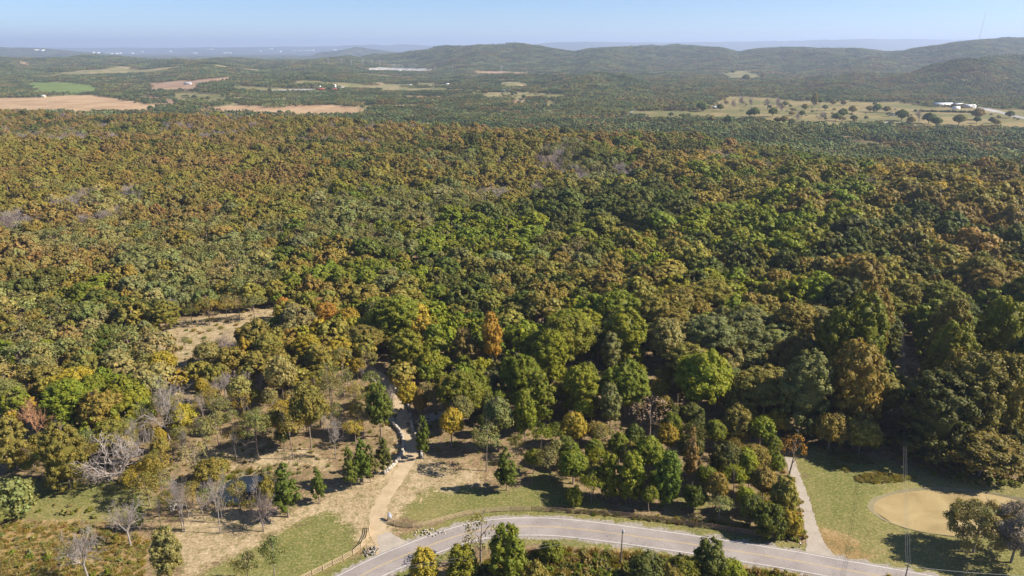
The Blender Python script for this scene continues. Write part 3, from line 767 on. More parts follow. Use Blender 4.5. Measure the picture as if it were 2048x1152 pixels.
BA = {'bare': [bare_mesh('bare_branches', 300+i, M['bare'], 1.0, .26, 6) for i in range(3)],
      'rusty': [bare_mesh('bare_branches', 310, M['bare_rust'], 1.0, .3, 6)],
      'sprawl': [bare_mesh('sprawling_branches', 320+i, M['bare'], 1.5, .12, 7, .022) for i in range(2)],
      'slim': [bare_mesh('slim_bare_branches', 330+i, M['bare'], .6, .5, 4, .014) for i in range(2)],
      'clump': [bare_mesh('clump_of_bare_stems', 340, M['bare'], .45, .45, 3, .020, mult=4)],
      'dense': [bare_mesh('dense_bare_branches', 350, M['bare_dark'], .9, .2, 8, .018)]}
print('tris crown', {k: len(v[0].polygons) for k, v in CR.items()}, {k: len(v[0].polygons) for k, v in BA.items()})

PAL = {'G': (.172,.192,.022), 'V': (.215,.238,.020), 'D': (.112,.124,.028), 'O': (.235,.196,.046), 'Y': (.34,.26,.036), 'R': (.41,.225,.042), 'B': (.252,.183,.062),
       'S': (.200,.198,.078), 'K': (.275,.240,.098), 'M': (.31,.20,.17), 'N': (.27,.235,.225), 'C': (.118,.145,.022)}
def tint(key, g=rng, j=.14):
    c = np.array(PAL[key])*g.uniform(1-j, 1+j)
    return tuple(np.clip(c*(1+g.uniform(-j*.6, j*.6, 3)), 0, 1))
COLOR_WORD = {'G': 'green', 'V': 'bright green', 'D': 'dark green', 'O': 'olive green', 'Y': 'yellow', 'R': 'orange', 'B': 'russet brown', 'S': 'grey green', 'K': 'khaki', 'M': 'dusky pink', 'N': 'bare grey', 'C': 'deep green'}
PLACED = []   # x, y, crown radius
def make_tree(kind, x, y, w, h, key, label=None, group=None, g=rng, z=None, tcol=None):
    z = float(height(x, y)) if z is None else z
    rz = g.uniform(0, 6.283)
    PLACED.append((x, y, w*.5))
    name, cat = {'cone': ('cedar_tree', 'cedar tree'), 'bush': ('shrub', 'shrub')}.get(kind, ('broadleaf_tree', 'tree'))
    if kind in BAREK: name, cat = 'bare_tree', 'tree'
    if kind in BAREK:
        o = empty(name, (x, y, z-.05), rz)
        c = link('branches', BAREK[kind][g.integers(len(BAREK[kind]))], o); c.scale = (w, w, h)
    else:
        o = empty(name, (x, y, z-.05), rz)
        shape = {'round': 'round', 'low': 'round', 'tall': 'tall', 'cone': 'cone', 'airy': 'flat', 'bush': 'bush', 'thin': 'thin', 'full': 'tall', 'fuzz': 'fuzz'}[kind]
        frac = {'round': .72, 'low': .86, 'tall': .74, 'cone': .80, 'airy': .62, 'bush': 1.0, 'thin': .72, 'full': .93, 'fuzz': .92}[kind]
        if w > 11.5 and shape == 'round': shape = 'big'
        if w > 11.5 and shape == 'tall': shape = 'bigtall'
        m = CR[shape][g.integers(len(CR[shape]))]
        c = link('crown', m, o, (0, 0, h*(1-frac))); c.scale = (w, w, h*frac*1.02); c.color = (*(tcol or tint(key, g)), 1)
        if kind != 'bush':
            tk = 'slim' if kind in ('airy', 'tall', 'cone') and w < 9 else 'trunk'
            t = link('trunk', TR[tk][g.integers(len(TR[tk]))], o); t.scale = (w, w, h*.93)
            if w > 10: t.scale = (w*.62, w*.62, h*.93)
    tag(o, label, cat, group)
    return o
BAREK = {'bare': BA['bare'], 'rusty': BA['rusty'], 'sprawl': BA['sprawl'], 'slim': BA['slim'], 'clump': BA['clump'], 'dense': BA['dense']}
def place_px(ub, vb, vt, wpx):
    p = G(ub, vb) if vb < 780 else np.array([*G0(ub, vb), 0]); p[2] = float(height(p[0], p[1]))
    k = (576-vt)/F; dz = p[1]*(k*C_-S_)/(C_+k*S_); h = CAMH+dz-p[2]
    depth = p[1]*C_+(CAMH-p[2]-h*.6)*S_
    return p[0], p[1], wpx*depth/F, h

# base u, base v, crown top v, width px, form, colour, label
HERO = """
340 881 752 112 bare N|tall pale grey bare tree with a wide fan of branches behind the small dark pond
83 891 798 80 rusty B|rust-tinted bare tree with a fan of branches at the dense wood's edge
36 940 836 74 full O|tall olive tree standing above the grey green shrub at the open grass
140 978 848 88 full O|ochre green broad tree beside the shaded strip of open grass
20 1035 948 112 bush S|big grey green shrub at the edge of the open grass
243 962 868 140 sprawl N|low sprawling bare tree with pale tangled limbs behind the open grass
262 1092 990 78 bare N|pale bare tree leaning over its dark shadow above the rusty grass
177 1160 1045 92 bare N|pale bare tree standing in the rusty grass
368 1062 936 50 clump N|clump of tall pale bare stems beside the pale boulders
440 1067 952 46 slim N|slim bare tree in front of the small dark pond
452 1020 930 22 slim N|thin leafless stem at the bank of the small dark pond
483 1030 946 42 thin S|sparse young tree with scant leaves at the front bank of the small dark pond
528 1063 974 72 dense N|low dense purple grey bare tree in front of the twin-stemmed cedar
577 1034 922 74 cone C|dark green twin-stemmed cedar beside the small dark pond
639 1007 935 42 cone C|smaller cedar standing alone between the pond and the three cedars
345 1180 1054 66 tall S|pale grey green tree at the frame's lower edge beside the bare patch
552 1175 1057 58 airy S|airy pale green tree at the near edge of the lawn
497 1175 1099 56 airy S|low pale green tree beside the airy tree on the lawn
368 870 803 62 low Y|golden yellow tree beside the tall pale bare tree
214 872 776 88 low O|large ochre olive tree behind the sprawling bare tree
236 905 838 86 low O|olive yellow tree directly behind the sprawling bare tree
517 916 804 66 airy S|grey green tree on dark trunks above the pale clearing floor
587 919 815 54 airy O|olive tree on a slim trunk beside the big olive-yellow tree
417 912 825 60 airy S|sage coloured tree beside the golden yellow tree
395 965 872 58 thin K|pale khaki tree with drooping sparse leaves behind the small dark pond
307 965 910 42 low Y|small yellow tree beside the sprawling bare tree
325 1002 938 50 airy S|sage tree behind the clump of tall bare stems
280 1060 990 34 cone D|narrow dark cedar beside the leaning bare tree
323 1060 985 24 slim N|thin leaning dead stem beside the narrow dark cedar
430 966 915 72 low O|low ochre tree leaning over the back bank of the small pond
300 1012 935 60 airy O|olive tree in front of the sprawling bare tree
412 1010 960 30 slim N|thin pale stem between the pond and the bare clump
343 1030 975 46 airy O|olive tree shading the pale boulders
486 820 748 54 round K|pale khaki round tree behind the sage tree group
451 792 740 62 bare N|bare tree tilted to one side among khaki trees
521 802 745 36 slim N|small bare tree beside the pale khaki round tree
569 812 706 62 round K|khaki brown tree with pale forked trunk
623 900 760 74 round O|big olive-yellow tree on a dark trunk above the clearing
672 917 817 34 bare N|slim pale bare tree in front of the big olive-yellow tree
667 823 744 50 airy S|grey green tree on a slim bare trunk behind the slim pale bare tree
762 874 768 60 tall C|dark green tree with a yellow tip beside the driveway wall
715 868 784 30 airy O|small olive tree behind the cedars and the driveway wall
783 842 760 28 bare N|small dead tree with pale twigs where the driveway narrows
820 832 760 48 round Y|yellow tree tinged orange beside the far end of the driveway
843 838 774 30 low B|small orange brown tree beside the yellow tree tinged orange
858 830 754 46 airy O|olive-yellow tree behind the dark patch of pale gravel
891 806 744 28 airy Y|slim yellow tree behind the patch of pale gravel
884 848 788 20 slim N|thin bare stem standing by the patch of pale gravel
848 918 828 42 cone C|small pointed bright green cedar at the end of the driveway wall
920 842 738 92 low G|large green olive tree beyond the patch of pale gravel
973 942 835 62 airy S|sage tree on a tall slim trunk between driveway and pointed cedar
997 903 787 66 round S|large grey green tree behind the sage tree on a slim trunk
1013 981 890 58 cone C|green cedar standing alone on the grass above the fence
1050 900 778 52 tall G|narrow green tree in the grove behind the lone cedar
1081 924 832 44 airy G|green tree on a slim pale trunk in the grove behind the lone cedar
727 970 874 52 cone C|tallest of the three cedars clustered beside the driveway wall
704 978 892 44 cone C|outermost of the three cedars clustered beside the driveway wall
741 965 888 42 cone D|hindmost of the three cedars clustered beside the driveway wall
769 949 872 48 cone D|cedar leaning over the near end of the driveway wall
532 990 942 38 bush O|olive bush on the bank between pond and twin-stemmed cedar
1147 896 820 58 low Y|yellow-green tree in the middle of the grove
1191 888 838 46 low B|orange brown small tree in the middle of the grove
1219 868 768 52 tall S|tall sage green tree behind the orange brown small tree
1299 872 788 90 thin M|spreading dusky pink tree with bare pale limbs in the grove
1395 882 815 42 cone D|dark cedar behind the orange-tipped tree
1469 892 812 68 full O|tall yellow green tree behind the dark olive tree in the grove
1380 966 852 48 cone B|pointed tree with an orange tip and olive green base
1446 964 878 66 low D|dark olive tree in the deep shade of the grove
1146 968 896 62 low G|rounded green tree above the shaded stretch of fence
1190 932 874 44 low G|small green tree in front of the orange brown tree
1218 997 907 52 full V|yellow-green narrow tree above the shaded stretch of fence
1259 1003 903 62 full V|broad yellow-green tree above the shaded stretch of fence
1295 962 866 62 round G|green tree behind the broad dark conical tree
1267 908 846 46 low D|dark domed tree in front of the dusky pink tree
1237 932 860 46 low G|green tree beside the dark domed tree
1330 1010 904 64 full C|broad dark conical tree above the fence
1387 1020 966 50 low C|low dark green tree above the end of the fence
1438 1043 987 52 airy S|small grey green tree just behind the fence
1147 1010 964 36 bush G|green shrub behind the shaded stretch of fence
1524 1000 931 52 low B|orange tinted tree behind the hedge clump by the gravel lane
1535 1068 990 72 bush C|dark green rounded tree at the end of the fence
1573 1070 1003 54 bush Y|yellow green bush where the gravel lane meets the road verge
1562 1030 950 60 full O|olive tree on the edge of the gravel lane
1578 952 858 56 thin R|airy orange tree over the far end of the gravel lane
1507 952 886 62 low O|yellow olive tree behind the orange tinted tree
1542 955 898 52 low G|green tree between the yellow olive tree and the airy orange tree
1552 874 812 44 low Y|yellow tree behind the airy orange tree
1500 1050 985 50 low D|dark tree in the shade behind the end of the fence
1015 1165 1050 84 full G|largest green tree on the near side of the road bend
962 1130 1022 80 thin O|airy orange and olive tree overhanging the inside of the bend
850 1175 1098 66 full Y|orange and yellow tree near the road's lower bend
925 1170 1090 74 full G|green tree between the airy overhanging tree and the yellow one
1100 1117 1072 54 bush G|green bush with a rusty side beside the road bend
1413 1168 1077 76 full D|dark green tree whose crown reaches over the road edge
1295 1178 1106 82 low D|dark green tree with an orange sprig among the roadside thicket
1365 1178 1110 66 low G|mid green tree between the two dark roadside trees
1458 1180 1118 60 low V|yellow-green tree at the end of the roadside thicket
1340 1190 1124 50 low O|olive tree in the roadside thicket
1070 1180 1112 60 bush O|olive bush low in the roadside thicket beside the largest green tree
1215 1180 1138 50 bush G|low green bush at the foot of the utility pole
1781 1185 1143 50 bush Y|yellow green bush at the foot of the roadside line pole
1946 1105 996 124 fuzz K|brown spreading tree over the edge of the duckweed pond
2022 1125 1006 132 fuzz N|greyish spreading tree beside the brown tree over the pond
1958 950 862 140 low O|massive ochre green oak behind the duckweed pond
1918 905 705 140 full O|tallest massive olive oak beside the power line clearing
1656 902 820 64 low O|round olive tree at the top corner of the lawn
1716 908 828 74 low O|ochre tipped round tree between the lawn and the power line clearing
1694 872 676 118 full O|huge olive oak beside the power line clearing
1600 872 700 112 full S|huge grey green oak above the gravel lane
1700 790 585 105 full G|huge rounded green oak further up the power line clearing
1679 908 890 16 thin R|small orange sapling at the corner of the lawn
985 745 626 48 tall R|tall bright orange maple deep in the green wood
930 745 655 52 tall B|orange brown maple beside the tall bright orange maple
1245 735 618 98 full V|big bright green oak above the grove
1330 735 630 92 low K|broad khaki oak beside the big bright green oak
1130 742 625 112 low G|broad green oak in the heart of the wood
1095 790 660 80 full V|bright green oak just in front of the heart of the wood
1220 755 665 42 tall S|narrow grey green tree beside the big bright green oak
1250 835 718 104 low G|low wide green oak over bare brown ground
1400 830 695 112 low V|wide bright green oak at the grove's upper edge
1160 840 730 84 full V|vivid green oak in the upper grove
1080 850 745 72 full G|green oak beside the vivid green oak in the upper grove
1040 815 700 84 low G|green oak behind the narrow grove trees
945 830 742 84 low G|green oak beyond the yellow driveway trees
1340 905 818 46 low G|small green tree between the dusky pink tree and the dark cedar
1110 905 836 40 airy G|small slim green tree in the open middle of the grove
335 668 602 62 tall O|three-stemmed pale trunk tree at the edge of the forest clearing
350 640 590 30 slim N|thin grey stem behind the forest clearing
510 640 583 48 airy S|grey green tree on clear trunk behind the forest clearing
570 640 592 32 round R|small orange tree beside the forest clearing
655 660 600 46 round R|orange tree above the clearing's narrow end
640 632 592 36 round B|rusty tree behind the orange tree by the clearing
700 665 610 50 low Y|yellow orange tree behind the clearing's narrow end
420 650 585 44 airy O|ochre tree on thin trunks along the clearing's dark back edge
455 645 590 40 airy O|olive tree on thin trunks along the clearing's dark back edge
385 655 600 34 airy D|dark tree on thin trunks along the clearing's dark back edge
480 640 590 32 airy K|khaki tree on thin trunks along the clearing's dark back edge
330 765 700 60 round Y|golden round tree in front of the forest clearing
372 700 670 24 airy S|lone small grey green tree on the clearing floor
460 720 655 62 dense N|low grey bare tree at the near edge of the clearing
420 730 680 54 low K|khaki tree at the near edge of the clearing
540 730 660 60 low O|olive gold tree below the clearing
615 735 668 66 full Y|tall golden olive tree in front of the clearing's narrow end
680 735 675 62 full Y|bright yellow tree with forked pale trunk above the driveway
645 770 690 50 full O|golden tree touching the bright yellow forked tree
790 690 590 110 full G|large green tree mass behind the far end of the driveway
1874 872 700 74 full O|tall olive tree lining the power line clearing beside the massive oaks
1880 835 640 96 full G|green oak lining the clearing behind the massive oaks
1872 775 590 84 full O|olive oak lining the far stretch of the power line clearing
1975 900 700 118 full O|wide olive oak behind the massive ochre oak
2035 880 640 120 full D|dark oak behind the wide olive oak
1975 800 590 110 full G|green oak beyond the wide olive oak
1722 735 560 84 full O|olive oak beyond the huge rounded oak by the clearing
1800 655 560 70 full O|olive tree closing the far end of the power line clearing
1660 790 610 96 full G|green oak beside the huge grey green oak
815 750 662 76 full G|green tree above the far end of the driveway
"""
# every line becomes one tree
HL = []
for ln in HERO.strip().splitlines():
    a, lab = ln.split('|'); q = a.split()
    ub, vb, vt, wp = map(float, q[:4]); kind, key = q[4], q[5]
    x, y, w, h = place_px(ub, vb, vt, wp)
    HL.append((x, y, lab))
    g = np.random.default_rng(int(ub*7+vb))
    w = w*1.04
    make_tree(kind, x, y, w, h, key, lab, None, g)
print('heroes', len(HL))

# ------------------------------------------------------------------ forest scatter: colours and sizes follow the photograph region by region
CP = [(100,250,'OOODDBBNNS'),(400,250,'OODDBBBN'),(700,260,'BBBOOODN'),(1000,270,'OOOOBBDD'),(1300,290,'OOODDGB'),(1600,320,'GGOOOBDDS'),(1900,330,'OOODDYK'),
 (100,340,'BBBBOOOO'),(450,330,'BBBOOOOB'),(800,340,'OOODDBS'),(1100,360,'OOODDSSN'),(1500,370,'OOOGGNYB'),(1900,380,'OOONNGGBBY'),(100,430,'BBBOOOKN'),(450,450,'OOOOBBSK'),
 (800,450,'SSGGDDOK'),(1200,440,'DDDDGGGO'),(1600,450,'GGGOOV'),(1950,470,'OOODDBN'),(100,520,'OOOBKSO'),(400,540,'OOOSSKO'),(700,520,'SSSGGOOC'),(1000,540,'GGGVDDOS'),
 (1400,560,'GGGVODV'),(1800,560,'GGOOODD'),(100,650,'OOOGODSK'),(400,760,'OYOOSSKK'),(700,680,'YOOOGGSS'),(1000,680,'GGGDOCV'),(1200,700,'GGGVVD'),(1500,740,'GGGOOSV'),
 (1800,720,'OOOOGDD'),(2020,800,'OODDDG'),(50,780,'GGOOOSK'),(150,850,'OOOYGG'),(1450,650,'GGGVOS'),(1300,640,'VGGOV')]
cpu = np.array([c[0] for c in CP], float); cpv = np.array([c[1] for c in CP], float)
def pick_key(u, v, n, r):
    d = ((cpu-u)/1.3)**2+((cpv-v)*1.6)**2+400
    i = int(np.argmin(d*(0.6+.8*r[1])))          # ragged borders between neighbouring regions
    s = CP[i][2]; q = (n*1.5+r[0]*.22) % 1.0
    return s[min(len(s)-1, int(q*len(s)))]
def zone_w(u, v):
    a = np.clip((u-500)/900, 0, 1)
    w = 9.0+4.6*a
    far = np.clip((420-v)/180, 0, 1); w = w*(1-far)+ (9.0+2.2*a)*far
    return w
cand_rng = np.random.default_rng(11)
NC = 150000
yy = np.sqrt(cand_rng.uniform(150**2, 1320**2, NC)); xx = cand_rng.uniform(-.82, .82, NC)*yy
ok = (yy < edge_y(xx, yy)+60)
xx, yy = xx[ok], yy[ok]
zz = height(xx, yy); uu, vv = project(xx, yy, zz)
ok = (uu > -160) & (uu < 2210)
for p in OPEN_NEAR: ok &= ~inpoly(uu, vv, p)
for W in FIELD_W:
    if W[:, 1].min() < 1500: ok &= ~inpoly(xx, yy, [tuple(q) for q in W])
ok &= road_dist(xx, yy) > 11
xx, yy, zz, uu, vv = xx[ok], yy[ok], zz[ok], uu[ok], vv[ok]
cn = .75*vnoise(xx/75, yy/75, 55)+.25*vnoise(xx/24, yy/24, 56)
grid = {}
def try_put(x, y, r, lim=.70):
    cx, cy = int(x//8), int(y//8)
    for i in range(cx-2, cx+3):
        for j in range(cy-2, cy+3):
            for (a, b, q) in grid.get((i, j), ()):
                if (a-x)**2+(b-y)**2 < (lim*(q+r))**2: return False
    grid.setdefault((cx, cy), []).append((x, y, r)); return True
for (x, y, r) in PLACED: grid.setdefault((int(x//8), int(y//8)), []).append((x, y, r))
trees = []
R2 = cand_rng.random((len(xx), 6))
wz = zone_w(uu, vv)
for i in range(len(xx)):
    w = wz[i]*(.60+.95*R2[i, 0]**1.6)
    if try_put(xx[i], yy[i], w*.5, .54+.08*R2[i, 5]):
        key = pick_key(uu[i], vv[i], cn[i], R2[i, 1:3])
        h = (w*.70+5.0)*(.80+.42*R2[i, 3])
        if uu[i] > 1560 and vv[i] > 420: h *= 1.2
        trees.append((xx[i], yy[i], zz[i], w, h, key, uu[i], vv[i]))
print('forest trees', len(trees))
# largest in the picture first
def vis(t):
    u, v = t[6], t[7]; inside = (-20 < u < 2068)
    return -(t[3]/t[1])*(1 if inside else .2)
trees.sort(key=vis)
GROVE = [(70, [(270,800),(420,800),(520,790),(640,790),(700,745),(755,760),(758,890),(640,925),(560,930),(400,925),(300,975),(255,940)], 'SSOKKOYS', ('airy','thin','airy','round','slim')),
         (50, [(880,800),(1000,770),(1340,780),(1420,860),(1560,900),(1500,1000),(1350,985),(1200,955),(1080,925),(900,900)], 'GGOSDGYV', ('round','airy','round','round')),
         (12, [(1060,930),(1320,960),(1560,1010),(1560,1062),(1400,1040),(1200,1012),(1080,1000)], 'GGGOSV', ('round','airy','round','bush')),
         (16, [(420,1000),(560,1005),(600,1030),(420,1050),(330,1030)], 'SKOO', ('slim','airy','thin')),
         (26, [(90,905),(300,880),(340,990),(280,1010),(200,960),(60,960)], 'OOSYGK', ('slim','low','airy','airy','slim'))]
gr_ = np.random.default_rng(77); GFILL = []
def in_any(u, v, P): return bool(inpoly(np.array([u]), np.array([v]), P)[0])
for cnt, poly, keys, kinds in GROVE:
    us = [a for a, b in poly]; vs2 = [b for a, b in poly]; n = 0; t = 0
    while n < cnt and t < 4000:
        t += 1; u = gr_.uniform(min(us), max(us)); v = gr_.uniform(min(vs2), max(vs2))
        if not in_any(u, v, poly): continue
        p = G0(u, v); w = gr_.uniform(4.2, 7.6); k = str(gr_.choice(list(kinds)))
        if np.min(np.hypot(DRIVE[:, 0]-p[0], DRIVE[:, 1]-p[1])) < 3.6: continue
        if any(((p[0]-BASINS[b][0])/BASINS[b][2])**2+((p[1]-BASINS[b][1])/BASINS[b][3])**2 < 1.25 for b in BASINS): continue
        if not try_put(p[0], p[1], w*.5, .62): continue
        key = 'N' if k == 'slim' else str(gr_.choice(list(keys))); h = w*gr_.uniform(1.15, 1.7)+2.2
        if k == 'bush': h = w*.7
        if k == 'slim': w *= .6
        GFILL.append((p[0], p[1], float(height(*p)), w, h, key, u, v, k)); n += 1
print('grove fill', len(GFILL))
NIND = 300-sum(1 for t_ in GFILL if t_[8] not in ('bush', 'slim'))-sum(1 for l in HERO.strip().splitlines() if l.split('|')[0].split()[4] not in BAREK and l.split('|')[0].split()[4] not in ('cone', 'bush'))
ind, rest = trees[:NIND], trees[NIND:]

# ---- labels: each tree is told apart by its colour, size and the two nearest landmarks around it
LANDMARKS = [(h[0], h[1], s) for h, s in zip(HL, [None]*len(HL))]
SHORT = """the wide pale bare tree|0
the rusty bare tree|1
the olive tree above the grey green shrub|2
the ochre green tree by the shaded grass|3
the sprawling bare tree|5
the clump of bare stems|8
the golden yellow tree|18
the leaning bare tree|34
the khaki brown forked tree|36
the big olive-yellow tree|37
the yellow-tipped driveway tree|40
the dead tree on the driveway|42
the yellow driveway tree|43
the dusky pink tree|64
the orange-tipped tree|67
the dark conical tree|76
the airy orange tree|83
the massive ochre oak behind the pond|104
the tallest massive oak|105
the huge grey green oak above the lane|109
the huge rounded green oak|110
the tall orange maple|112
the orange brown maple|113
the big bright green oak|114
the broad khaki oak|115
the oak in the heart of the wood|116
the vivid green oak|121
the three-stemmed clearing tree|127
the orange tree by the clearing|131
the golden round tree by the clearing|138
the forked yellow tree|144
the tree mass behind the driveway|146"""
hl_by = [h[2] for h in HL]
def find(sub):
    for h in HL:
        if sub in h[2]: return h
    raise KeyError(sub)
LM = [(find(k)[0], find(k)[1], s) for k, s in [
 ('wide fan of branches behind', 'the wide pale bare tree'), ('rust-tinted bare', 'the rust-tinted bare tree'), ('tall olive tree standing above', 'the tall olive tree at the open grass'),
 ('ochre green broad', 'the ochre tree by the shaded grass'), ('low sprawling', 'the sprawling bare tree'), ('golden yellow tree beside', 'the golden yellow tree'),
 ('tilted to one side', 'the tilted bare tree'), ('khaki brown tree with pale forked', 'the khaki brown forked tree'), ('big olive-yellow tree on', 'the big olive-yellow tree'),
 ('dark green tree with a yellow tip', 'the yellow-tipped driveway tree'), ('yellow tree tinged orange', 'the orange-tinged driveway tree'), ('spreading dusky pink', 'the dusky pink tree'),
 ('pointed tree with an orange tip', 'the orange-tipped tree'), ('broad dark conical', 'the dark conical tree'), ('airy orange tree over', 'the airy orange tree'),
 ('massive ochre green oak', 'the massive ochre oak by the pond'), ('tallest massive olive', 'the tallest massive oak'), ('huge grey green oak', 'the huge grey green oak'),
 ('huge rounded green oak', 'the huge rounded oak'), ('huge olive oak', 'the huge olive oak'), ('tall bright orange maple deep', 'the bright orange maple'), ('orange brown maple', 'the orange brown maple'),
 ('big bright green oak above', 'the big bright green oak'), ('broad khaki oak', 'the broad khaki oak'), ('heart of the wood', 'the oak in the heart of the wood'),
 ('vivid green oak', 'the vivid green oak'), ('wide bright green oak', 'the wide bright green oak'), ('three-stemmed', 'the three-stemmed clearing tree'),
 ('small orange tree beside the forest', 'the small orange clearing tree'), ('golden round tree', 'the golden round tree'), ('bright yellow tree with forked', 'the forked yellow tree'),
 ('large green tree mass', 'the green mass behind the driveway'), ('low grey bare tree at', 'the low grey tree by the clearing'), ('tall golden olive', 'the tall golden olive tree'), ('narrow dark cedar beside', 'the narrow dark cedar'),
 ('round olive tree at the top corner', 'the olive tree at the lawn corner')]]
def sector(dx, dy):
    if abs(dy) > abs(dx)*1.5: return 'behind' if dy > 0 else 'in front of'
    if abs(dx) > abs(dy)*1.5: return 'right of' if dx > 0 else 'left of'
    return ('behind and ' if dy > 0 else 'in front and ')+('right of' if dx > 0 else 'left of')
ORD = ['', 'second ', 'third ', 'fourth ', 'fifth ', 'sixth ', 'seventh ', 'eighth ', 'ninth ', 'tenth ']
lm_xy = np.array([(a, b) for a, b, _ in LM])
used_labels = {}
def auto_label(*a):
    l = auto_label_(*a)
    if len(l.split()) > 16: l = l.replace('broadleaf ', '')
    if len(l.split()) > 16: l = l.replace('in front and ', 'in front ')
    return l
def auto_label_(x, y, w, h, key, fk=None):
    d = np.hypot(lm_xy[:, 0]-x, lm_xy[:, 1]-y); order = np.argsort(d)
    size = 'small' if w < 8 else ('large' if w > 13 else 'medium')
    noun = {'bush': 'shrub', 'slim': 'bare stem'}.get(fk, 'bare tree' if key == 'N' else 'broadleaf tree')
    cw = 'grey' if key == 'N' else COLOR_WORD[key]
    for a in order[:3]:
        s = sector(x-LM[a][0], y-LM[a][1]); l = f"{size} {cw} {noun} {s} {LM[a][2]}"
        if l not in used_labels: used_labels[l] = 1; return l
    for a in order[:2]:
        for b in order[:6]:
            if a == b: continue
            l = f"{size} {cw} {noun} {sector(x-LM[a][0], y-LM[a][1])} {LM[a][2]}, nearest {LM[b][2]}" if False else f"{size} {cw} {noun.split()[-1]} {sector(x-LM[a][0], y-LM[a][1])} {LM[a][2]} and {sector(x-LM[b][0], y-LM[b][1])} {LM[b][2]}"
            if l not in used_labels and len(l.split()) <= 16: used_labels[l] = 1; return l
    a = order[0]; base = f"{size} {cw} {noun} {sector(x-LM[a][0], y-LM[a][1])} {LM[a][2]}"
    used_labels[base] += 1; k = used_labels[base]
    return f"{ORD[min(9, k-1)]}{base}"
GRP = 'trees of the wood around the driveway'
ind = [t+(None,) for t in ind]+GFILL
ind.sort(key=lambda t: min(np.hypot(lm_xy[:, 0]-t[0], lm_xy[:, 1]-t[1])))
shapes_for = {'G': ('full','round','low','tall'), 'V': ('full','round','low'), 'D': ('round','full','tall'), 'O': ('round','full','low','airy'), 'Y': ('round','low'), 'R': ('round',), 'B': ('round','low'),
              'S': ('airy','round','low'), 'K': ('round','thin','airy'), 'M': ('thin',), 'C': ('tall','round')}
for i, (x, y, z, w, h, key, u, v, fk) in enumerate(ind):
    g = np.random.default_rng(5000+i)
    if fk: kind = fk
    elif key == 'N': kind = ['bare', 'dense', 'clump', 'dense'][g.integers(4)]
    else:
        ss = shapes_for[key]; kind = ss[g.integers(len(ss))]
        if w > 12 and kind in ('airy', 'tall', 'thin'): kind = 'full'
    if kind == 'airy': h *= .95
    make_tree(kind, x, y, w*(1.1 if kind in ('round', 'low', 'full') else 1.05), h, key, auto_label(x, y, w, h, key, fk), GRP, g, z)
print('individual forest trees', len(ind), 'auto labels unique', len(used_labels))

# ---- the rest of the wood, and the far woods: one scattered object each
def merge_mesh(name, parts):
    """parts: (verts, [faces], leafvar, clumpvar, material index)"""
    V, F3, F4, n = [], [], [], 0
    rec = []
    for (v, f, lv, cv, mi) in parts:
        rec.append((f+n, f.shape[1], lv, cv, mi)); V.append(v); n += len(v)
    fs = []; lvs = []; cvs = []; mis = []
    for k in (3, 4, 5, 6, 7):
        q = [r for r in rec if r[1] == k]
        if q:
            fs.append(np.concatenate([r[0] for r in q])); lvs += [r[2] for r in q]; cvs += [r[3] for r in q]; mis += [np.full(len(r[0]), r[4]) for r in q]
    me = new_mesh(name, np.concatenate(V), fs, None, False, {'leafvar': ('FACE', 'FLOAT', np.concatenate(lvs)), 'clumpvar': ('FACE', 'FLOAT', np.concatenate(cvs))})
    me.materials.append(M['foliage']); me.materials.append(M['bark'])
    me.polygons.foreach_set('material_index', np.concatenate(mis).astype(np.int32))
    return me
def mid_tree_parts(g, shape, nb, nl, ls, frac, core=True, off=(0, 0, 0), sc=(1, 1, 1), rot=0., trunk=True, tone=.5, leaves=True, hue=None):
    off = np.array(off, float); sc = np.array(sc, float); parts = []
    def T(v):
        v = v*sc; c, s = math.cos(rot), math.sin(rot)
        return np.stack([v[:, 0]*c-v[:, 1]*s, v[:, 0]*s+v[:, 1]*c, v[:, 2]], 1)+off
    bl = blobs_for(shape, nb, g); cen = np.array([0, 0, .42])
    P, NN, LV, CV = [], [], [], []
    for c, r in bl:
        hu = g.uniform(.2, .8) if hue is None else np.clip(hue+g.uniform(-.15, .15), 0, 1)
        if leaves:
            k = int(nl*(r/.14)**2); d = unit(g.normal(size=(k*2, 3))); out = unit(c-cen); d = d[(d@out) > -.35][:k]; k = len(d)
            P.append(c+d*r*[1, 1, .85]*(1+.16*g.normal(size=(k, 1)))); NN.append(unit(d+out*.35+[0, 0, .2]+g.normal(size=(k, 3))*.4))
            LV.append(np.clip(g.normal(tone, .24, k), 0, 1)); CV.append(np.full(k, hu))
        if core:
            iv, fi = ICO0; v = c+iv*r*.88*(1+g.uniform(-.15, .15, len(iv)))[:, None]
            v[:, 2] = v[:, 2]*frac+(1-frac)
            parts.append((T(v), fi, np.full(len(fi), tone-.08), np.full(len(fi), hu), 0))
    if leaves:
        P = np.concatenate(P); V, Q = leaf_quads(P, np.concatenate(NN), ls, g); V[:, 2] = V[:, 2]*frac+(1-frac)
        parts.append((T(V), Q, np.concatenate(LV), np.concatenate(CV), 0))
    if trunk:
        mb = MB(); mb.tube([[0, 0, -.03], [.01, 0, .3], [0, .02, .7]], [.035, .024, .012], 5, False)
        for a in (0.3, 2.3, 4.4): mb.tube([[0, 0, (1-frac)], [math.cos(a)*.2, math.sin(a)*.2, (1-frac)+.25]], [.014, .006], 3, False)
        for k, f in mb.F.items():
            ff = np.concatenate(f); parts.append((T(np.concatenate(mb.V)), ff, np.full(len(ff), .5), np.full(len(ff), .5), 1)); break
    return parts
HID = bpy.data.collections.new('forest_sources')     # never linked: the forest object reads it
FSRC = []
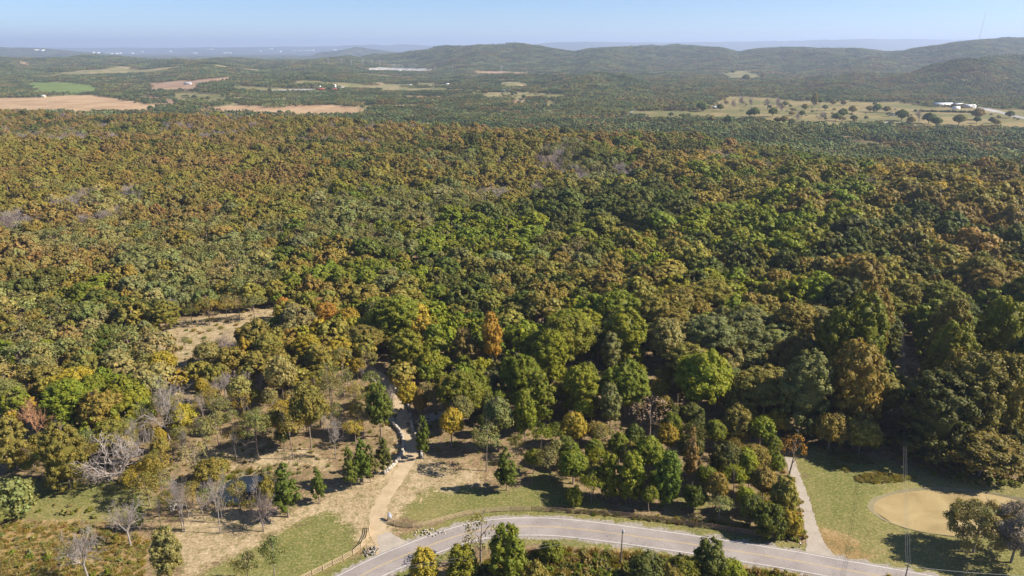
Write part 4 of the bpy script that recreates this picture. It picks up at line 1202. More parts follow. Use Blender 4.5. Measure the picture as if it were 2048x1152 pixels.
for i, (sh, nb, nl, ls, fr, core) in enumerate([('round', 40, 36, .042, .86, True)]*5+[('big', 60, 50, .042, .88, True)]*3+[('flat', 24, 26, .040, .62, False)]*2+[('round', 22, 16, .034, .72, False)]):
    g = np.random.default_rng(700+i)
    FSRC.append(merge_mesh('forest_source', mid_tree_parts(g, sh, nb, nl, ls, fr, core)))
FSRC += [BA['dense'][0], BA['bare'][0], BA['clump'][0]]
NB0 = len(FSRC)-3
# 44 m square stands of small crowns for the distant woods
PATCH = []
for i in range(6):
    g = np.random.default_rng(900+i); parts = []
    pos = []
    t = 0
    while len(pos) < 24 and t < 1500:
        t += 1; p = g.uniform(-.5, .5, 2)
        if all(np.hypot(*(p-q)) > .155 for q in pos): pos.append(p)
    for p in pos:
        w = g.uniform(.22, .40); h = g.uniform(.17, .30)
        parts += mid_tree_parts(g, 'round', 8, 9, .085, .85, True, (p[0], p[1], -.03), (w, w, h), g.uniform(0, 6), False, g.uniform(.12, .85), True, g.uniform(0, 1))
    PATCH.append(merge_mesh('woodland_source', parts))
print('mid', [len(m.polygons) for m in FSRC], 'patch', len(PATCH[0].polygons))
def scatter(name, sources, P, ROT, SC, IDX, COLR, label=None):
    col = bpy.data.collections.new(name+'_sources')
    for i, me in enumerate(sources):
        o = bpy.data.objects.new(f'src{i:03d}', me); col.objects.link(o)
    me = bpy.data.meshes.new(name); n = len(P); me.vertices.add(n); me.vertices.foreach_set('co', np.asarray(P, np.float32).ravel())
    def at(nm, typ, key, arr):
        a = me.attributes.new(nm, typ, 'POINT'); a.data.foreach_set(key, np.asarray(arr).ravel())
    at('rot', 'FLOAT_VECTOR', 'vector', np.asarray(ROT, np.float32)); at('scl', 'FLOAT_VECTOR', 'vector', np.asarray(SC, np.float32))
    at('idx', 'INT', 'value', np.asarray(IDX, np.int32)); at('color', 'FLOAT_COLOR', 'color', np.asarray(np.concatenate([COLR, np.ones((n, 1))], 1), np.float32))
    o = link(name, me); o['kind'] = 'stuff'
    if label: o['label'] = label
    ng = bpy.data.node_groups.new(name+'_scatter', 'GeometryNodeTree')
    ng.interface.new_socket('Geometry', in_out='INPUT', socket_type='NodeSocketGeometry'); ng.interface.new_socket('Geometry', in_out='OUTPUT', socket_type='NodeSocketGeometry')
    gi = ng.nodes.new('NodeGroupInput'); go = ng.nodes.new('NodeGroupOutput')
    ci = ng.nodes.new('GeometryNodeCollectionInfo'); ci.inputs['Collection'].default_value = col; ci.inputs['Separate Children'].default_value = True; ci.inputs['Reset Children'].default_value = True
    ip = ng.nodes.new('GeometryNodeInstanceOnPoints'); ip.inputs['Pick Instance'].default_value = True
    def na(nm, t):
        q = ng.nodes.new('GeometryNodeInputNamedAttribute'); q.data_type = t; q.inputs['Name'].default_value = nm; return q.outputs['Attribute']
    L = ng.links.new
    mp = ng.nodes.new('GeometryNodeMeshToPoints'); L(gi.outputs[0], mp.inputs[0]); L(mp.outputs[0], ip.inputs['Points'])
    L(ci.outputs[0], ip.inputs['Instance']); L(na('idx', 'INT'), ip.inputs['Instance Index'])
    L(na('scl', 'FLOAT_VECTOR'), ip.inputs['Scale'])
    er = ng.nodes.new('FunctionNodeEulerToRotation'); L(na('rot', 'FLOAT_VECTOR'), er.inputs[0]); L(er.outputs[0], ip.inputs['Rotation'])
    L(ip.outputs[0], go.inputs[0])
    md = o.modifiers.new('scatter', 'NODES'); md.node_group = ng
    return o
g = np.random.default_rng(17)
P, ROT, SC, IDX, CO = [], [], [], [], []
for (x, y, z, w, h, key, u, v) in rest:
    if key == 'N': k = NB0+(g.integers(3) if g.random() < .5 else 0); w *= 1.0
    elif key in 'SK' : k = g.choice([0, 1, 2, 8, 9, 10])
    else: k = g.choice([0, 1, 2, 3, 4, 5, 6, 7])
    P.append((x, y, z-.05)); ROT.append((0, 0, g.uniform(0, 6.283))); SC.append((w*1.12, w*1.12, h)); IDX.append(k); CO.append(tint(key, g, .16))
scatter('forest_trees', FSRC, P, ROT, SC, IDX, np.array(CO))

# ------------------------------------------------------------------ far woods
NP = 60000
def in_fields(x, y, grow=0):
    r = np.zeros(x.shape, bool)
    for W in FIELD_W:
        c = W.mean(0); r |= inpoly(x, y, [tuple(c+(q-c)*(1+grow/np.linalg.norm(q-c))) for q in W])
    return r
def far_grid(r0, r1, step, jit, seed):
    g = np.random.default_rng(seed); out = []
    y = r0
    ys = np.arange(r0, r1, step); X, Y = [], []
    for yv in ys:
        xm = .80*yv; xs = np.arange(-xm, xm, step); X.append(xs+g.uniform(-jit, jit, len(xs))*step); Y.append(yv+g.uniform(-jit, jit, len(xs))*step)
    return np.concatenate(X), np.concatenate(Y), g
P, ROT, SC, IDX, CO = [], [], [], [], []
FCOL = {'O': (.175,.180,.066), 'D': (.098,.130,.053), 'S': (.17,.198,.096), 'B': (.215,.168,.080), 'K': (.26,.235,.125)}
for (r0, r1, step, seed) in ((620, 3200, 34, 1), (3200, 6300, 52, 2), (6300, 13000, 105, 3)):
    X, Y, g = far_grid(r0, r1, step, .35, seed)
    if r0 == 620: ok = Y > edge_y(X, Y)+40
    else: ok = np.ones(len(X), bool)
    X, Y = X[ok], Y[ok]; Z = height(X, Y)
    ok = ~in_fields(X, Y, step*.30)
    # leave a few irregular gaps of open land in the valley
    gap = fbm(X/330, Y/160, 91, 3); ok &= ~((gap > .24) & (X < .08*Y) & (Y < 4000) & (Y > 1500)) if r0 < 6000 else True
    ok &= g.random(len(X)) > (.07 if r0 < 3000 else .03)
    X, Y, Z, gap = X[ok], Y[ok], Z[ok], gap[ok]
    u, v = project(X, Y, Z); ok = (u > -120) & (u < 2170) & (v > 60)
    X, Y, Z, u, v = X[ok], Y[ok], Z[ok], u[ok], v[ok]
    # terrain slope so that stands lie on the hillside
    e = step*.5; hx = (height(X+e, Y)-height(X-e, Y))/(2*e); hy = (height(X, Y+e)-height(X, Y-e))/(2*e)
    n1 = vnoise(X/220, Y/220, 61); n2 = vnoise(X/60, Y/60, 62); hv = vnoise(X/500, Y/300, 63)
    s = step*1.32
    for i in range(len(X)):
        q = (n1[i]*1.6+g.random()*.5+n2[i]*.3) % 1.0
        key = 'ODOSDBODDS'[int(q*10)]
        if u[i] > 1300 and v[i] < 250 and v[i] > 120 and g.random() < .4: key = 'B' if g.random() < .5 else 'O'
        c = np.array(FCOL[key])*g.uniform(.7, 1.35)
        P.append((X[i], Y[i], Z[i])); ROT.append((math.atan(hy[i]), -math.atan(hx[i]), 0)); 
        zs = (46 if step < 60 else 66)*(.7+.5*hv[i])*g.uniform(.8, 1.25)
        SC.append((s, s, zs)); IDX.append(g.integers(len(PATCH))); CO.append(c)
print('far stands', len(P))
# loose trees and bushes along field borders and over the meadow
g = np.random.default_rng(4242)
for fi, W in enumerate(FIELD_W):
    if FIELDS[fi][1] == 'pale': continue
    mead = FIELDS[fi][1] == 'meadow'; per = np.concatenate([W, W[:1]]); L_ = np.linalg.norm(np.diff(per, axis=0), axis=1); n = int(L_.sum()/16)
    for _ in range(min(n, 420)):
        k = g.choice(len(L_), p=L_/L_.sum()); t = g.random(); q = per[k]*(1-t)+per[k+1]*t+g.normal(0, 9, 2)
        w = g.uniform(6, 14); P.append((q[0], q[1], float(height(*q)))); ROT.append((0, 0, g.uniform(0, 6))); SC.append((w, w, w*g.uniform(.7, 1.0))); IDX.append(len(PATCH)+g.integers(4)); CO.append(np.array(FCOL[g.choice(list('ODDSB'))])*g.uniform(.7, 1.2))
    if mead:
        lo, hi = W.min(0), W.max(0); n = 0
        while n < 150:
            q = lo+(hi-lo)*g.random(2)
            if not inpoly(q[:1], q[1:], [tuple(a) for a in W])[0]: continue
            n += 1; w = g.uniform(4, 10) if g.random() < .75 else g.uniform(9, 16)
            if fbm(q[0]/90, q[1]/130, 15, 2) < -.05: continue
            P.append((q[0], q[1], float(height(*q)))); ROT.append((0, 0, g.uniform(0, 6))); SC.append((w, w, w*g.uniform(.7, 1.15))); b = g.random() < .35
            IDX.append(len(PATCH)+(4 if b else g.integers(4))); CO.append(np.array(FCOL[g.choice(list('ODSBK'))])*g.uniform(.8, 1.2))
scatter('distant_woods', PATCH+[FSRC[0], FSRC[1], FSRC[5], FSRC[6], BA['dense'][0]], P, ROT, SC, IDX, np.array(CO))

# ------------------------------------------------------------------ undergrowth and tall weeds
def poly_pts(polys, n, g, maxv=1400):
    U, V = [], []
    us = [p[0] for q in polys for p in q]; v_ = [p[1] for q in polys for p in q]
    out = []
    while len(out) < n:
        u = g.uniform(min(us), max(us), n*4); v = g.uniform(min(v_), max(v_), n*4); ok = np.zeros(len(u), bool)
        for q in polys: ok |= inpoly(u, v, q)
        out += list(zip(u[ok], v[ok]))
    return out[:n]
g = np.random.default_rng(23)
USRC = [merge_mesh('weed_source', mid_tree_parts(np.random.default_rng(1300+i), 'bush', 16, 26, .07, 1, True, trunk=False)) for i in range(3)]
tuft = []
for i in range(3):
    gg = np.random.default_rng(1400+i); n = 70; a = gg.uniform(0, 6.283, n); r = np.sqrt(gg.random(n))*.42; hh = gg.uniform(.5, 1, n)
    bx, by = r*np.cos(a), r*np.sin(a); tx, ty = bx*1.5+gg.normal(size=n)*.12, by*1.5+gg.normal(size=n)*.12; wv = .035
    pa = gg.uniform(0, 6.283, n)
    V = np.stack([np.stack([bx-wv*np.cos(pa), by-wv*np.sin(pa), -.05+0*bx], 1), np.stack([bx+wv*np.cos(pa), by+wv*np.sin(pa), -.05+0*bx], 1), np.stack([tx+wv*np.cos(pa), ty+wv*np.sin(pa), hh], 1), np.stack([tx-wv*np.cos(pa), ty-wv*np.sin(pa), hh], 1)], 1).reshape(-1, 3)
    USRC.append(merge_mesh('tuft_source', [(V, np.arange(4*n).reshape(n, 4), np.clip(gg.normal(.55, .25, n), 0, 1), gg.random(n), 0)]))
P, ROT, SC, IDX, CO = [], [], [], [], []
def under(polys, n, sizes, keys, kinds, hf=(.6, 1.0), dk=1.0):
    for (u, v) in poly_pts(polys, n, g):
        p = G0(u, v) if v > 760 else G(u, v)[:2]
        if road_dist(np.array([p[0]]), np.array([p[1]]))[0] < 5.4: continue
        s = g.uniform(*sizes); k = g.choice(kinds); P.append((p[0], p[1], float(height(p[0], p[1]))-.05)); ROT.append((0, 0, g.uniform(0, 6.28)))
        SC.append((s, s, s*g.uniform(*hf))); IDX.append(k); CO.append(np.array(tint(g.choice(list(keys)), g, .2))*dk)
under([[(1035,1112),(1120,1104),(1280,1114),(1400,1132),(1640,1158),(1700,1250),(800,1300),(930,1150)]], 1500, (1.0, 2.6), 'OOGGBKSD', [0, 1, 2])
under([[(1035,1104),(1120,1098),(1280,1108),(1400,1126),(1660,1162),(1700,1250),(800,1300),(930,1140)]], 2200, (.7, 1.6), 'OKKBBG', [3, 4, 5], (.5, .9))
under([[(-60,1045),(230,1045),(300,1085),(280,1190),(-80,1230)]], 1700, (.5, 1.2), 'KKBKO', [3, 4, 5], (.35, .7), 1.1)
under([[(-60,1010),(200,1000),(300,1085),(260,1190),(-80,1230)]], 90, (1.0, 2.2), 'OSGK', [0, 1, 2])
under([[(1628,896),(1700,905),(1760,925),(1740,932),(1680,922)], [(1665,920),(1700,938),(1702,948),(1660,930)], [(1705,955),(1745,945),(1800,950),(1832,956),(1790,966),(1720,966)]], 420, (.5, 1.2), 'KKKOS', [0, 1, 3, 4, 5], (.5, .8))
under([[(1500,985),(1600,990),(1612,1085),(1540,1072)]], 170, (.8, 2.2), 'OGYB', [0, 1, 2])
under([[(1100,1015),(1500,1050),(1500,1064),(1100,1022)]], 160, (.5, 1.1), 'GOK', [0, 1, 3, 4])
under([[(0,900),(300,880),(640,820),(760,800),(1000,800),(1400,860),(1580,940),(1450,1010),(1150,985),(900,900),(700,930),(300,1000),(0,960)]], 750, (.4, 1.3), 'OBGKS', [0, 1, 2, 3, 4], (.5, .9))
under([[(1600,870),(1760,900),(1900,965),(2100,980),(2100,930),(1900,880),(1700,850)]], 260, (.8, 2.4), 'OGDB', [0, 1, 2])
under([[(310,655),(420,632),(560,618),(600,645),(520,680),(450,740),(380,770),(340,740)]], 110, (.6, 2.2), 'OSKKB', [0, 1, 3, 4], (.5, .9))
cx, cy, rx, ry = BASINS['left']
for i in range(90):
    a = g.uniform(0, 6.283); q = g.uniform(.93, 1.2); x, y = cx+rx*q*math.cos(a), cy+ry*q*math.sin(a); s = g.uniform(.6, 1.8)
    P.append((x, y, float(height(x, y))-.05)); ROT.append((0, 0, a)); SC.append((s, s, s*.75)); IDX.append(g.choice([0, 1, 3, 4])); CO.append(tint(g.choice(list('OKSG')), g, .2))
scatter('undergrowth', USRC, P, ROT, SC, IDX, np.array(CO))

# ------------------------------------------------------------------ pasture trees scattered over the meadow
PT = """420 310 45 r D|dark tree on the flank of the hilltop pasture
345 275 26 r D|small tree on the crest of the hilltop pasture
515 305 26 t O|slim tree at the foot of the hilltop pasture
470 515 60 r D|wide dark clump of a tree beside the tan roofed house
440 520 45 r D|dark tree touching the wide clump beside the tan roofed house
575 515 55 r D|round tree in the meadow above the red roofed barn
640 555 55 r O|olive tree in the meadow near the red roofed barn
600 558 42 r B|brown tree between the round tree and the red roofed barn
688 518 35 r B|small russet tree at the head of a meadow pair
745 522 40 r D|dark partner of the small russet meadow tree
765 485 42 r O|olive tree alone in the middle of the meadow
820 455 46 t O|slim tree at the meadow's back edge
852 445 44 r D|dark tree at the meadow's back edge
720 548 46 b N|bare tree below the meadow pair
860 545 44 b N|bare tree in the open meadow
945 538 58 r D|first tree of the meadow's central clump
985 522 58 r D|second tree of the meadow's central clump
1045 500 50 r O|olive tree behind the meadow's central clump
1052 545 44 r D|round dark tree before the meadow's central clump
1145 492 46 r B|brown tree near the meadow farmhouse
1186 490 52 r D|dark tree near the meadow farmhouse
1240 495 48 r O|olive tree behind the meadow farmhouse
1330 530 78 r D|large dark tree shading the meadow farmhouse
1385 562 50 r O|olive tree in front of the large dark farmhouse tree
1430 545 60 b N|bare tree between farmhouse and the twin dark trees
1490 548 76 r D|taller of the twin dark meadow trees
1530 568 64 r D|shorter of the twin dark meadow trees
1665 555 76 r O|broad tree in front of the hedge by the white sheds
1775 525 74 r O|broad olive tree at the end of the hedge by the white sheds
1770 558 44 r D|dark tree below the hedge end
1858 560 40 r D|small tree in the meadow beyond the hedge end
1885 572 44 r O|olive tree in the meadow beyond the hedge end
1960 525 50 r D|dark tree beside the curving farm track
1480 602 22 r D|bushy small tree at the meadow's front edge
1556 605 28 r D|rounded small tree at the meadow's front edge
350 470 48 b N|bare tree at the meadow's upper corner
385 452 48 b B|brown leafless tree at the meadow's upper corner
450 462 42 b N|grey leafless tree near the meadow's upper corner
545 470 58 b N|wide grey bare tree in the upper meadow
600 472 56 b B|rusty bare tree in the upper meadow
650 462 42 r K|khaki tree in the upper meadow
930 458 34 r O|little tree along the meadow's back edge
990 460 34 r B|little brown tree along the meadow's back edge
160 482 58 r D|dark tree behind the tan roofed house
270 485 44 r D|dark tree touching the tan roofed house
220 552 44 r O|olive tree at the meadow's near corner
315 562 58 r D|dark tree at the meadow's near corner"""
for i, ln in enumerate(PT.splitlines()):
    a, lab = ln.split('|'); q = a.split(); cx, cy, s = map(float, q[:3])
    u = 1348+cx/2.926; vb = 50+(cy+s*.42)/2.926; p = G(u, vb); depth = p[1]*C_+(CAMH-p[2])*S_
    w = s/2.926*depth/F*1.05; g = np.random.default_rng(8000+i); h = w*(1.0 if q[3] == 'r' else 1.5)*g.uniform(.85, 1.05)
    o = empty('pasture_tree', (p[0], p[1], p[2]-.1), g.uniform(0, 6.28)); tag(o, lab, 'tree', 'trees scattered over the meadow')
    if q[3] == 'b':
        c = link('branches', BA['dense'][0], o); c.scale = (w, w, h)
    else:
        c = link('crown', CR['round' if q[3] == 'r' else 'tall'][g.integers(4)], o, (0, 0, h*.12)); c.scale = (w, w, h*.9); c.color = (*(np.array(tint(q[4] if q[4] != 'D' else 'C', g))*1.1), 1)
        t = link('trunk', TR['trunk'][g.integers(4)], o); t.scale = (w, w, h*.9)

# ------------------------------------------------------------------ rail fences
def resample(L, step):
    d = np.concatenate([[0], np.cumsum(np.linalg.norm(np.diff(L, axis=0), axis=1))]); n = max(2, int(round(d[-1]/step))+1); s = np.linspace(0, d[-1], n)
    return np.stack([np.interp(s, d, L[:, i]) for i in range(2)], 1)
def unit_box(name, mat, bev=0):
    mb = MB(); mb.box((0, 0, 0), (1, 1, 1)); return mb.mesh(name, mat)
def rail_fence(pts, mat, label, seed, hgt=1.42):
    g = np.random.default_rng(seed)
    L = catmull(np.array([G0(*p) for p in pts]), 300); Q = resample(L, 2.44)
    z = [float(height(*q)) for q in Q]
    root = empty('rail_fence', (*Q[0], z[0])); tag(root, label, 'fence')
    pm, rm = unit_box('post', mat), unit_box('rail', mat)
    base = np.array([*Q[0], z[0]])
    for i in range(len(Q)):
        d = Q[min(i+1, len(Q)-1)]-Q[max(i-1, 0)]; a = math.atan2(d[1], d[0]); hh = hgt+.10+g.uniform(-.03, .05)
        p = link('post', pm, root); p.location = np.array([*Q[i], z[i]+hh/2-.05])-base; p.scale = (.13, .13, hh); p.rotation_euler = (g.normal(0, .015), g.normal(0, .015), a)
    for i in range(len(Q)-1):
        d = Q[i+1]-Q[i]; a = math.atan2(d[1], d[0]); ln = np.linalg.norm(d); nrm = np.array([-d[1], d[0]])/ln
        for k in range(4):
            zz_ = .24+k*.37+g.normal(0, .012); m = (Q[i]+Q[i+1])/2-nrm*.09
            r = link('rail', rm, root); r.location = np.array([*m, (z[i]+z[i+1])/2+zz_])-base; r.scale = (ln*1.0-.01, .045, .15); r.rotation_euler = (0, math.atan2(z[i]-z[i+1], ln)+g.normal(0, .006), a)
    return Q
rail_fence([(741,1057),(739,1072),(732,1087),(722,1099),(708,1110),(689,1120),(671,1129),(651,1139),(630,1149),(600,1164),(560,1184)], M['fence_new'], 'pale four-rail wooden fence curving down to the lawn side of the road', 1)
rail_fence([(775,1041),(785,1048),(797,1053),(830,1056.5),(846,1053.5),(864,1049),(881,1044),(913,1035),(948,1028),(983,1024),(1017,1022),(1060,1022)], M['fence_new'], 'pale four-rail fence along the outside of the road bend', 2)
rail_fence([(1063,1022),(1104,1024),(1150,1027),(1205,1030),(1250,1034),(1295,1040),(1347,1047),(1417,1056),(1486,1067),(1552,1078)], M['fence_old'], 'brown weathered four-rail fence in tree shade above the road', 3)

# ------------------------------------------------------------------ stone walls of the driveway, rock heaps
STONES = []
for i in range(5):
    gg = np.random.default_rng(1600+i); V, Fc = ICO1; V = V*(1+gg.uniform(-.22, .22, len(V)))[:, None]*[.5, .36, .38]
    V = np.sign(V)*np.abs(V)**.8*.85
    STONES.append(new_mesh('stone', V, Fc, M['stone'])); STONES.append(new_mesh('stone', V, Fc, M['palestone']))
def stone_wall(pts, label, seed, courses=2, pale=.5):
    g = np.random.default_rng(seed); L = catmull(np.array([G0(*p) for p in pts]), 200); Q = resample(L, .95)
    b = np.array([*Q[0], float(height(*Q[0]))]); root = empty('stone_wall', b); tag(root, label, 'stone wall')
    for c in range(courses):
        for i in range(len(Q)-1):
            if c == courses-1 and g.random() < .12: continue
            d = Q[i+1]-Q[i]; m = (Q[i]+Q[i+1])/2+g.normal(0, .07, 2); o = link('stone', STONES[g.integers(5)*2+(g.random() < pale)], root)
            s = g.uniform(.85, 1.3); o.scale = (s*1.05, s, s*.95); o.rotation_euler = (g.normal(0, .15), g.normal(0, .15), math.atan2(d[1], d[0])+g.normal(0, .25)+(math.pi if g.random() < .5 else 0))
            o.location = np.array([*m, float(height(*m))+.22+c*.52])-b
stone_wall([(768,950),(775,943),(782,937),(790,929),(797,921),(803,912),(806,902),(807,886),(804,873),(798,863),(788,852),(781,843)], 'dry stone wall curving along the driveway from the three cedars', 1, 2, .6)
stone_wall([(844,918),(842,898),(836,884),(828,865),(821,842),(822,832),(818,815),(811,800),(802,792),(790,780)], 'dry stone wall along the driveway beside the small pointed cedar', 2, 2, .6)
stone_wall([(752,768),(740,757),(726,748),(706,738)], 'low dry stone wall at the driveway bend under the forked yellow tree', 3, 2, .4)
def heap(name, u, v, n, rx, ry, size, label, cat, seed, pale=.7, logs=0):
    g = np.random.default_rng(seed); p = G0(u, v); b = np.array([*p, float(height(*p))]); root = empty(name, b); tag(root, label, cat)
    for i in range(n):
        a = g.uniform(0, 6.28); r = math.sqrt(g.random()); q = np.array([rx*r*math.cos(a), ry*r*math.sin(a)]); o = link('stone', STONES[g.integers(5)*2+(g.random() < pale)], root)
        s = g.uniform(.5, 1.4)*size; o.scale = (s, s, s); o.rotation_euler = g.uniform(0, 3, 3); o.location = (q[0], q[1], (1-r)*size*.6+s*.2)
    for i in range(logs):
        mb = MB(); a = g.uniform(0, 3.14); L = g.uniform(1.2, 2.8); mb.tube([[-L/2*math.cos(a), -L/2*math.sin(a), 0], [0, 0, .06], [L/2*math.cos(a), L/2*math.sin(a), .02]], [.14, .13, .09], 7)
        mb.obj('log', M['bare'], root, loc=(g.uniform(-rx, rx)*.6, g.uniform(-ry, ry)*.6, .35+.2*i*.5))
heap('rock_pile', 857, 1066, 46, 4.2, 1.5, .40, 'scattered heap of pale broken rock on the verge outside the bend', 'rock pile', 1, .8)
heap('brush_pile', 743, 1104, 22, 1.7, 1.7, .55, 'small heap of rocks and old logs on the verge by the pale fence', 'rock pile', 2, .5, 4)
heap('rock_pile', 352, 1012, 26, 1.3, 2.4, .8, 'white boulders and cut logs heaped behind the clump of bare stems', 'rock pile', 3, .9, 3)
heap('rock_pile', 782, 842, 4, .8, .7, 1.4, 'big pale boulders ending the curved driveway wall', 'boulders', 4, 1.0)
heap('rock_pile', 425, 998, 10, 1.5, 1.0, .6, 'few pale rocks on the shaded bank of the small pond', 'rock pile', 5, .6)

# ------------------------------------------------------------------ gate panel, mailbox, poles and wires
p = np.array([*G0(780, 1040), 0]); root = empty('tilted_panel', p, R_(28)); tag(root, 'pale tilted panel on a post beside the driveway entrance fence', 'panel')
mb = MB(); mb.box((0, 0, .55), (.1, .1, 1.1)); mb.obj('post', M['pole'], root)
t = R_(38); Rm = np.array([[1, 0, 0], [0, math.cos(t), -math.sin(t)], [0, math.sin(t), math.cos(t)]])
mb = MB(); mb.box((0, 0, 1.25), (.85, 1.5, .05), 0, Rm); mb.obj('panel', simple_mat('pale_blue_grey_panel', (.27, .29, .33), .1, 2, .6), root)
mb = MB(); mb.box((0, 0, 1.12), (.5, .08, .2)); mb.obj('bracket', M['steel'], root)
p = np.array([*G0(1599, 1096), 0]); root = empty('mailbox', p); tag(root, 'small dark mailbox with pale top on a post where gravel lane meets road', 'mailbox')
mb = MB(); mb.box((0, 0, .5), (.11, .11, 1.05)); mb.obj('post', M['pole'], root)
mb = MB(); mb.tube([[0, -.27, 1.2], [0, .27, 1.2]], [.17, .17], 12); mb.obj('box', M['black'], root)
mb = MB(); mb.box((0, 0, 1.395), (.24, .5, .03)); mb.obj('lid', M['white'], root)
mb = MB(); mb.box((.19, .05, 1.32), (.02, .06, .22)); mb.obj('flag', M['redwall'], root)
def pole(u, vb, vt, label, hgt=None, arm=True, xy=None, rz=0):
    if xy is None: p = G0(u, vb)
    else: p = np.array(xy)
    z = float(height(*p)); 
    if hgt is None:
        k = (576-vt)/F; hgt = CAMH+p[1]*(k*C_-S_)/(C_+k*S_)-z
    root = empty('utility_pole', (*p, z), rz); tag(root, label, 'utility pole')
    mb = MB(); mb.tube([[0, 0, -.5], [0, 0, hgt*.5], [.02, 0, hgt]], [.17, .15, .115], 10); mb.obj('pole', M['pole'], root)
    if arm:
        mb = MB(); mb.box((0, .0, hgt-.55), (1.1, .11, .13)); mb.obj('crossarm', M['pole'], root)
    for x in ((-.38, 0, .38) if arm else (-.16, .16)):
        mb = MB(); mb.tube([[x, 0, hgt-.48 if arm else hgt-.1], [x, 0, hgt-.28 if arm else hgt+.12]], [.05, .075], 8); mb.obj('insulator', M['white'], root)
    if not arm:
        mb = MB(); mb.tube([[.22, 0, hgt-.9], [.22, 0, hgt-.3]], [.14, .14], 10); mb.obj('transformer', M['steel'], root)
    return np.array([*p, z+hgt]), rz
def wire(a, b, sag, r, label=None, mat='wire'):
    t = np.linspace(0, 1, 24)[:, None]; P = a*(1-t)+b*t; P[:, 2] -= (4*sag*t*(1-t))[:, 0]
    mb = MB(); mb.tube(P, r, 5, False); o = mb.obj('overhead_wire', M[mat]); tag(o, label, 'wire')
    return o
p1, _ = pole(1241, 1131, 1059, 'slim bare utility pole standing in the thicket inside the bend', arm=False)
p0 = np.array([*G0(760, 1215), 9.5])
wire(p1+[-.16, 0, .1], p0+[-.5, 0, 0], .6, .022, 'upper overhead wire from the slim pole in the thicket towards the lower road')
wire(p1+[.1, 0, -.7], p0+[-.4, .4, -.9], .7, .022, 'lower overhead wire from the slim pole in the thicket towards the lower road')
dirn = np.array([.522, 1.0]); dirn /= np.linalg.norm(dirn); rzp = math.atan2(dirn[1], dirn[0])-math.pi/2
q2 = G0(1799, 1207); p2, _ = pole(0, 0, 0, 'roadside utility pole at the foot of the power line clearing', 10.2, xy=q2, rz=rzp)
q3 = G0(1798, 800); p3, _ = pole(0, 0, 0, 'utility pole standing in the dark of the power line clearing', 10.5, xy=q3, rz=rzp)
q4 = G(1795, 655)[:2]; p4, _ = pole(0, 0, 0, 'farthest utility pole in the dark of the power line clearing', 10.5, xy=q4, rz=rzp)
ax = np.array([math.cos(rzp), math.sin(rzp), 0])
for s_, nm in ((-.38, 'outer'), (0, 'middle'), (.38, 'third')):
    wire(p2+ax*s_+[0, 0, -.27], p3+ax*s_+[0, 0, -.27], 1.6, .018, f'{nm} wire of the line from the roadside pole over the duckweed pond')
    wire(p3+ax*s_+[0, 0, -.27], p4+ax*s_+[0, 0, -.27], 1.2, .018, f'{nm} wire of the line deep inside the power line clearing')
wire(p2+[0, 0, -.6], np.array([*G0(2140, 1225), 9.3]), .8, .022, 'thin wire from the roadside pole off along the road verge')

# ------------------------------------------------------------------ farms, sheds and the substation
def house(u, v, L, W, H, wall, roof, label, cat='house', rz=0, name='farm_house', rp=.45, doors=1, extra=None):
    p = G(u, v); root = empty(name, p, R_(rz)); tag(root, label, cat)
    mb = MB(); mb.box((0, 0, H/2-.5), (L, W, H+1)); 
    g_ = W/2*rp
    mb.add([[L/2-.01, -W/2, H], [L/2-.01, W/2, H], [L/2-.01, 0, H+g_], [-L/2+.01, -W/2, H], [-L/2+.01, W/2, H], [-L/2+.01, 0, H+g_]], [[0, 1, 2], [4, 3, 5]])
    mb.obj('wall', M[wall], root)
    mb = MB(); e = .5; ov = .5; k = g_/(W/2)
    for s in (1, -1):
        V = []
        for x in (-L/2-ov, L/2+ov):
            V += [[x, 0, H+g_+.12], [x, s*(W/2+e), H-e*k+.12], [x, s*(W/2+e), H-e*k+.3], [x, 0, H+g_+.3]]
        mb.add(V, [[0, 1, 2, 3], [7, 6, 5, 4], [0, 4, 5, 1], [3, 2, 6, 7], [1, 5, 6, 2]])
    mb.obj('roof', M[roof], root)
    nw = max(2, int(L/6))
    for i in range(nw):
        x = -L/2+(i+.5)*L/nw; dr = (i == nw//2 and doors)
        mb = MB(); mb.box((x, -W/2-.03, 1.25 if dr else H*.58), (2.4 if dr and cat != 'house' else 1.2, .08, 2.5 if dr else 1.2)); mb.obj('door' if dr else 'window', M['dark'], root)
    return root
house(85, 195, 17, 12, 4, 'tanwall', 'roofgrey', 'grey metal roofed barn alone in the stubble field', 'barn', 10, 'barn')
for (u, v, L, r, wl, rf, lab) in [(401,168,14,10,'white','roofgrey','small white farmhouse at one end of the hamlet by the ploughed field'),(413,168,12,60,'white','roofwhite','white outbuilding behind the hamlet farmhouse'),
      (376,169,24,4,'roofgrey','roofgrey','long low grey shed beside the hamlet'),(440,168,12,-20,'white','roofwhite','white house at the far side of the hamlet'),(422,166,9,20,'redwall','brownroof','small brown roofed shed in the middle of the hamlet'),
      (463,173,9,0,'white','roofwhite','tiny white shed below the hamlet')]:
    house(u, v, L, L*.6, 4, wl, rf, lab, 'house' if 'house' in lab else 'shed', r, 'farm_house' if 'house' in lab else 'shed')
for (u, v, L, r, wl, rf, lab, ct) in [(641,181,26,3,'redwall','roofred','long red roofed barn of the farmyard beyond the stubble field','barn'),(668,181,18,0,'redwall','roofred','square red roofed barn at the end of the farmyard','barn'),
      (637,176,16,8,'white','roofwhite','white shed behind the long red barn','shed'),(655,178,10,80,'white','roofwhite','small white shed between the two red barns','shed'),(684,178,14,0,'white','roofgrey','white house past the square red barn','house')]:
    house(u, v, L, L*.55 if L < 24 else 9, 4.5, wl, rf, lab, ct, r, 'barn' if ct == 'barn' else ('shed' if ct == 'shed' else 'farm_house'))
p = G(671, 177); root = empty('silo', p); tag(root, 'short white silo behind the square red barn', 'silo')
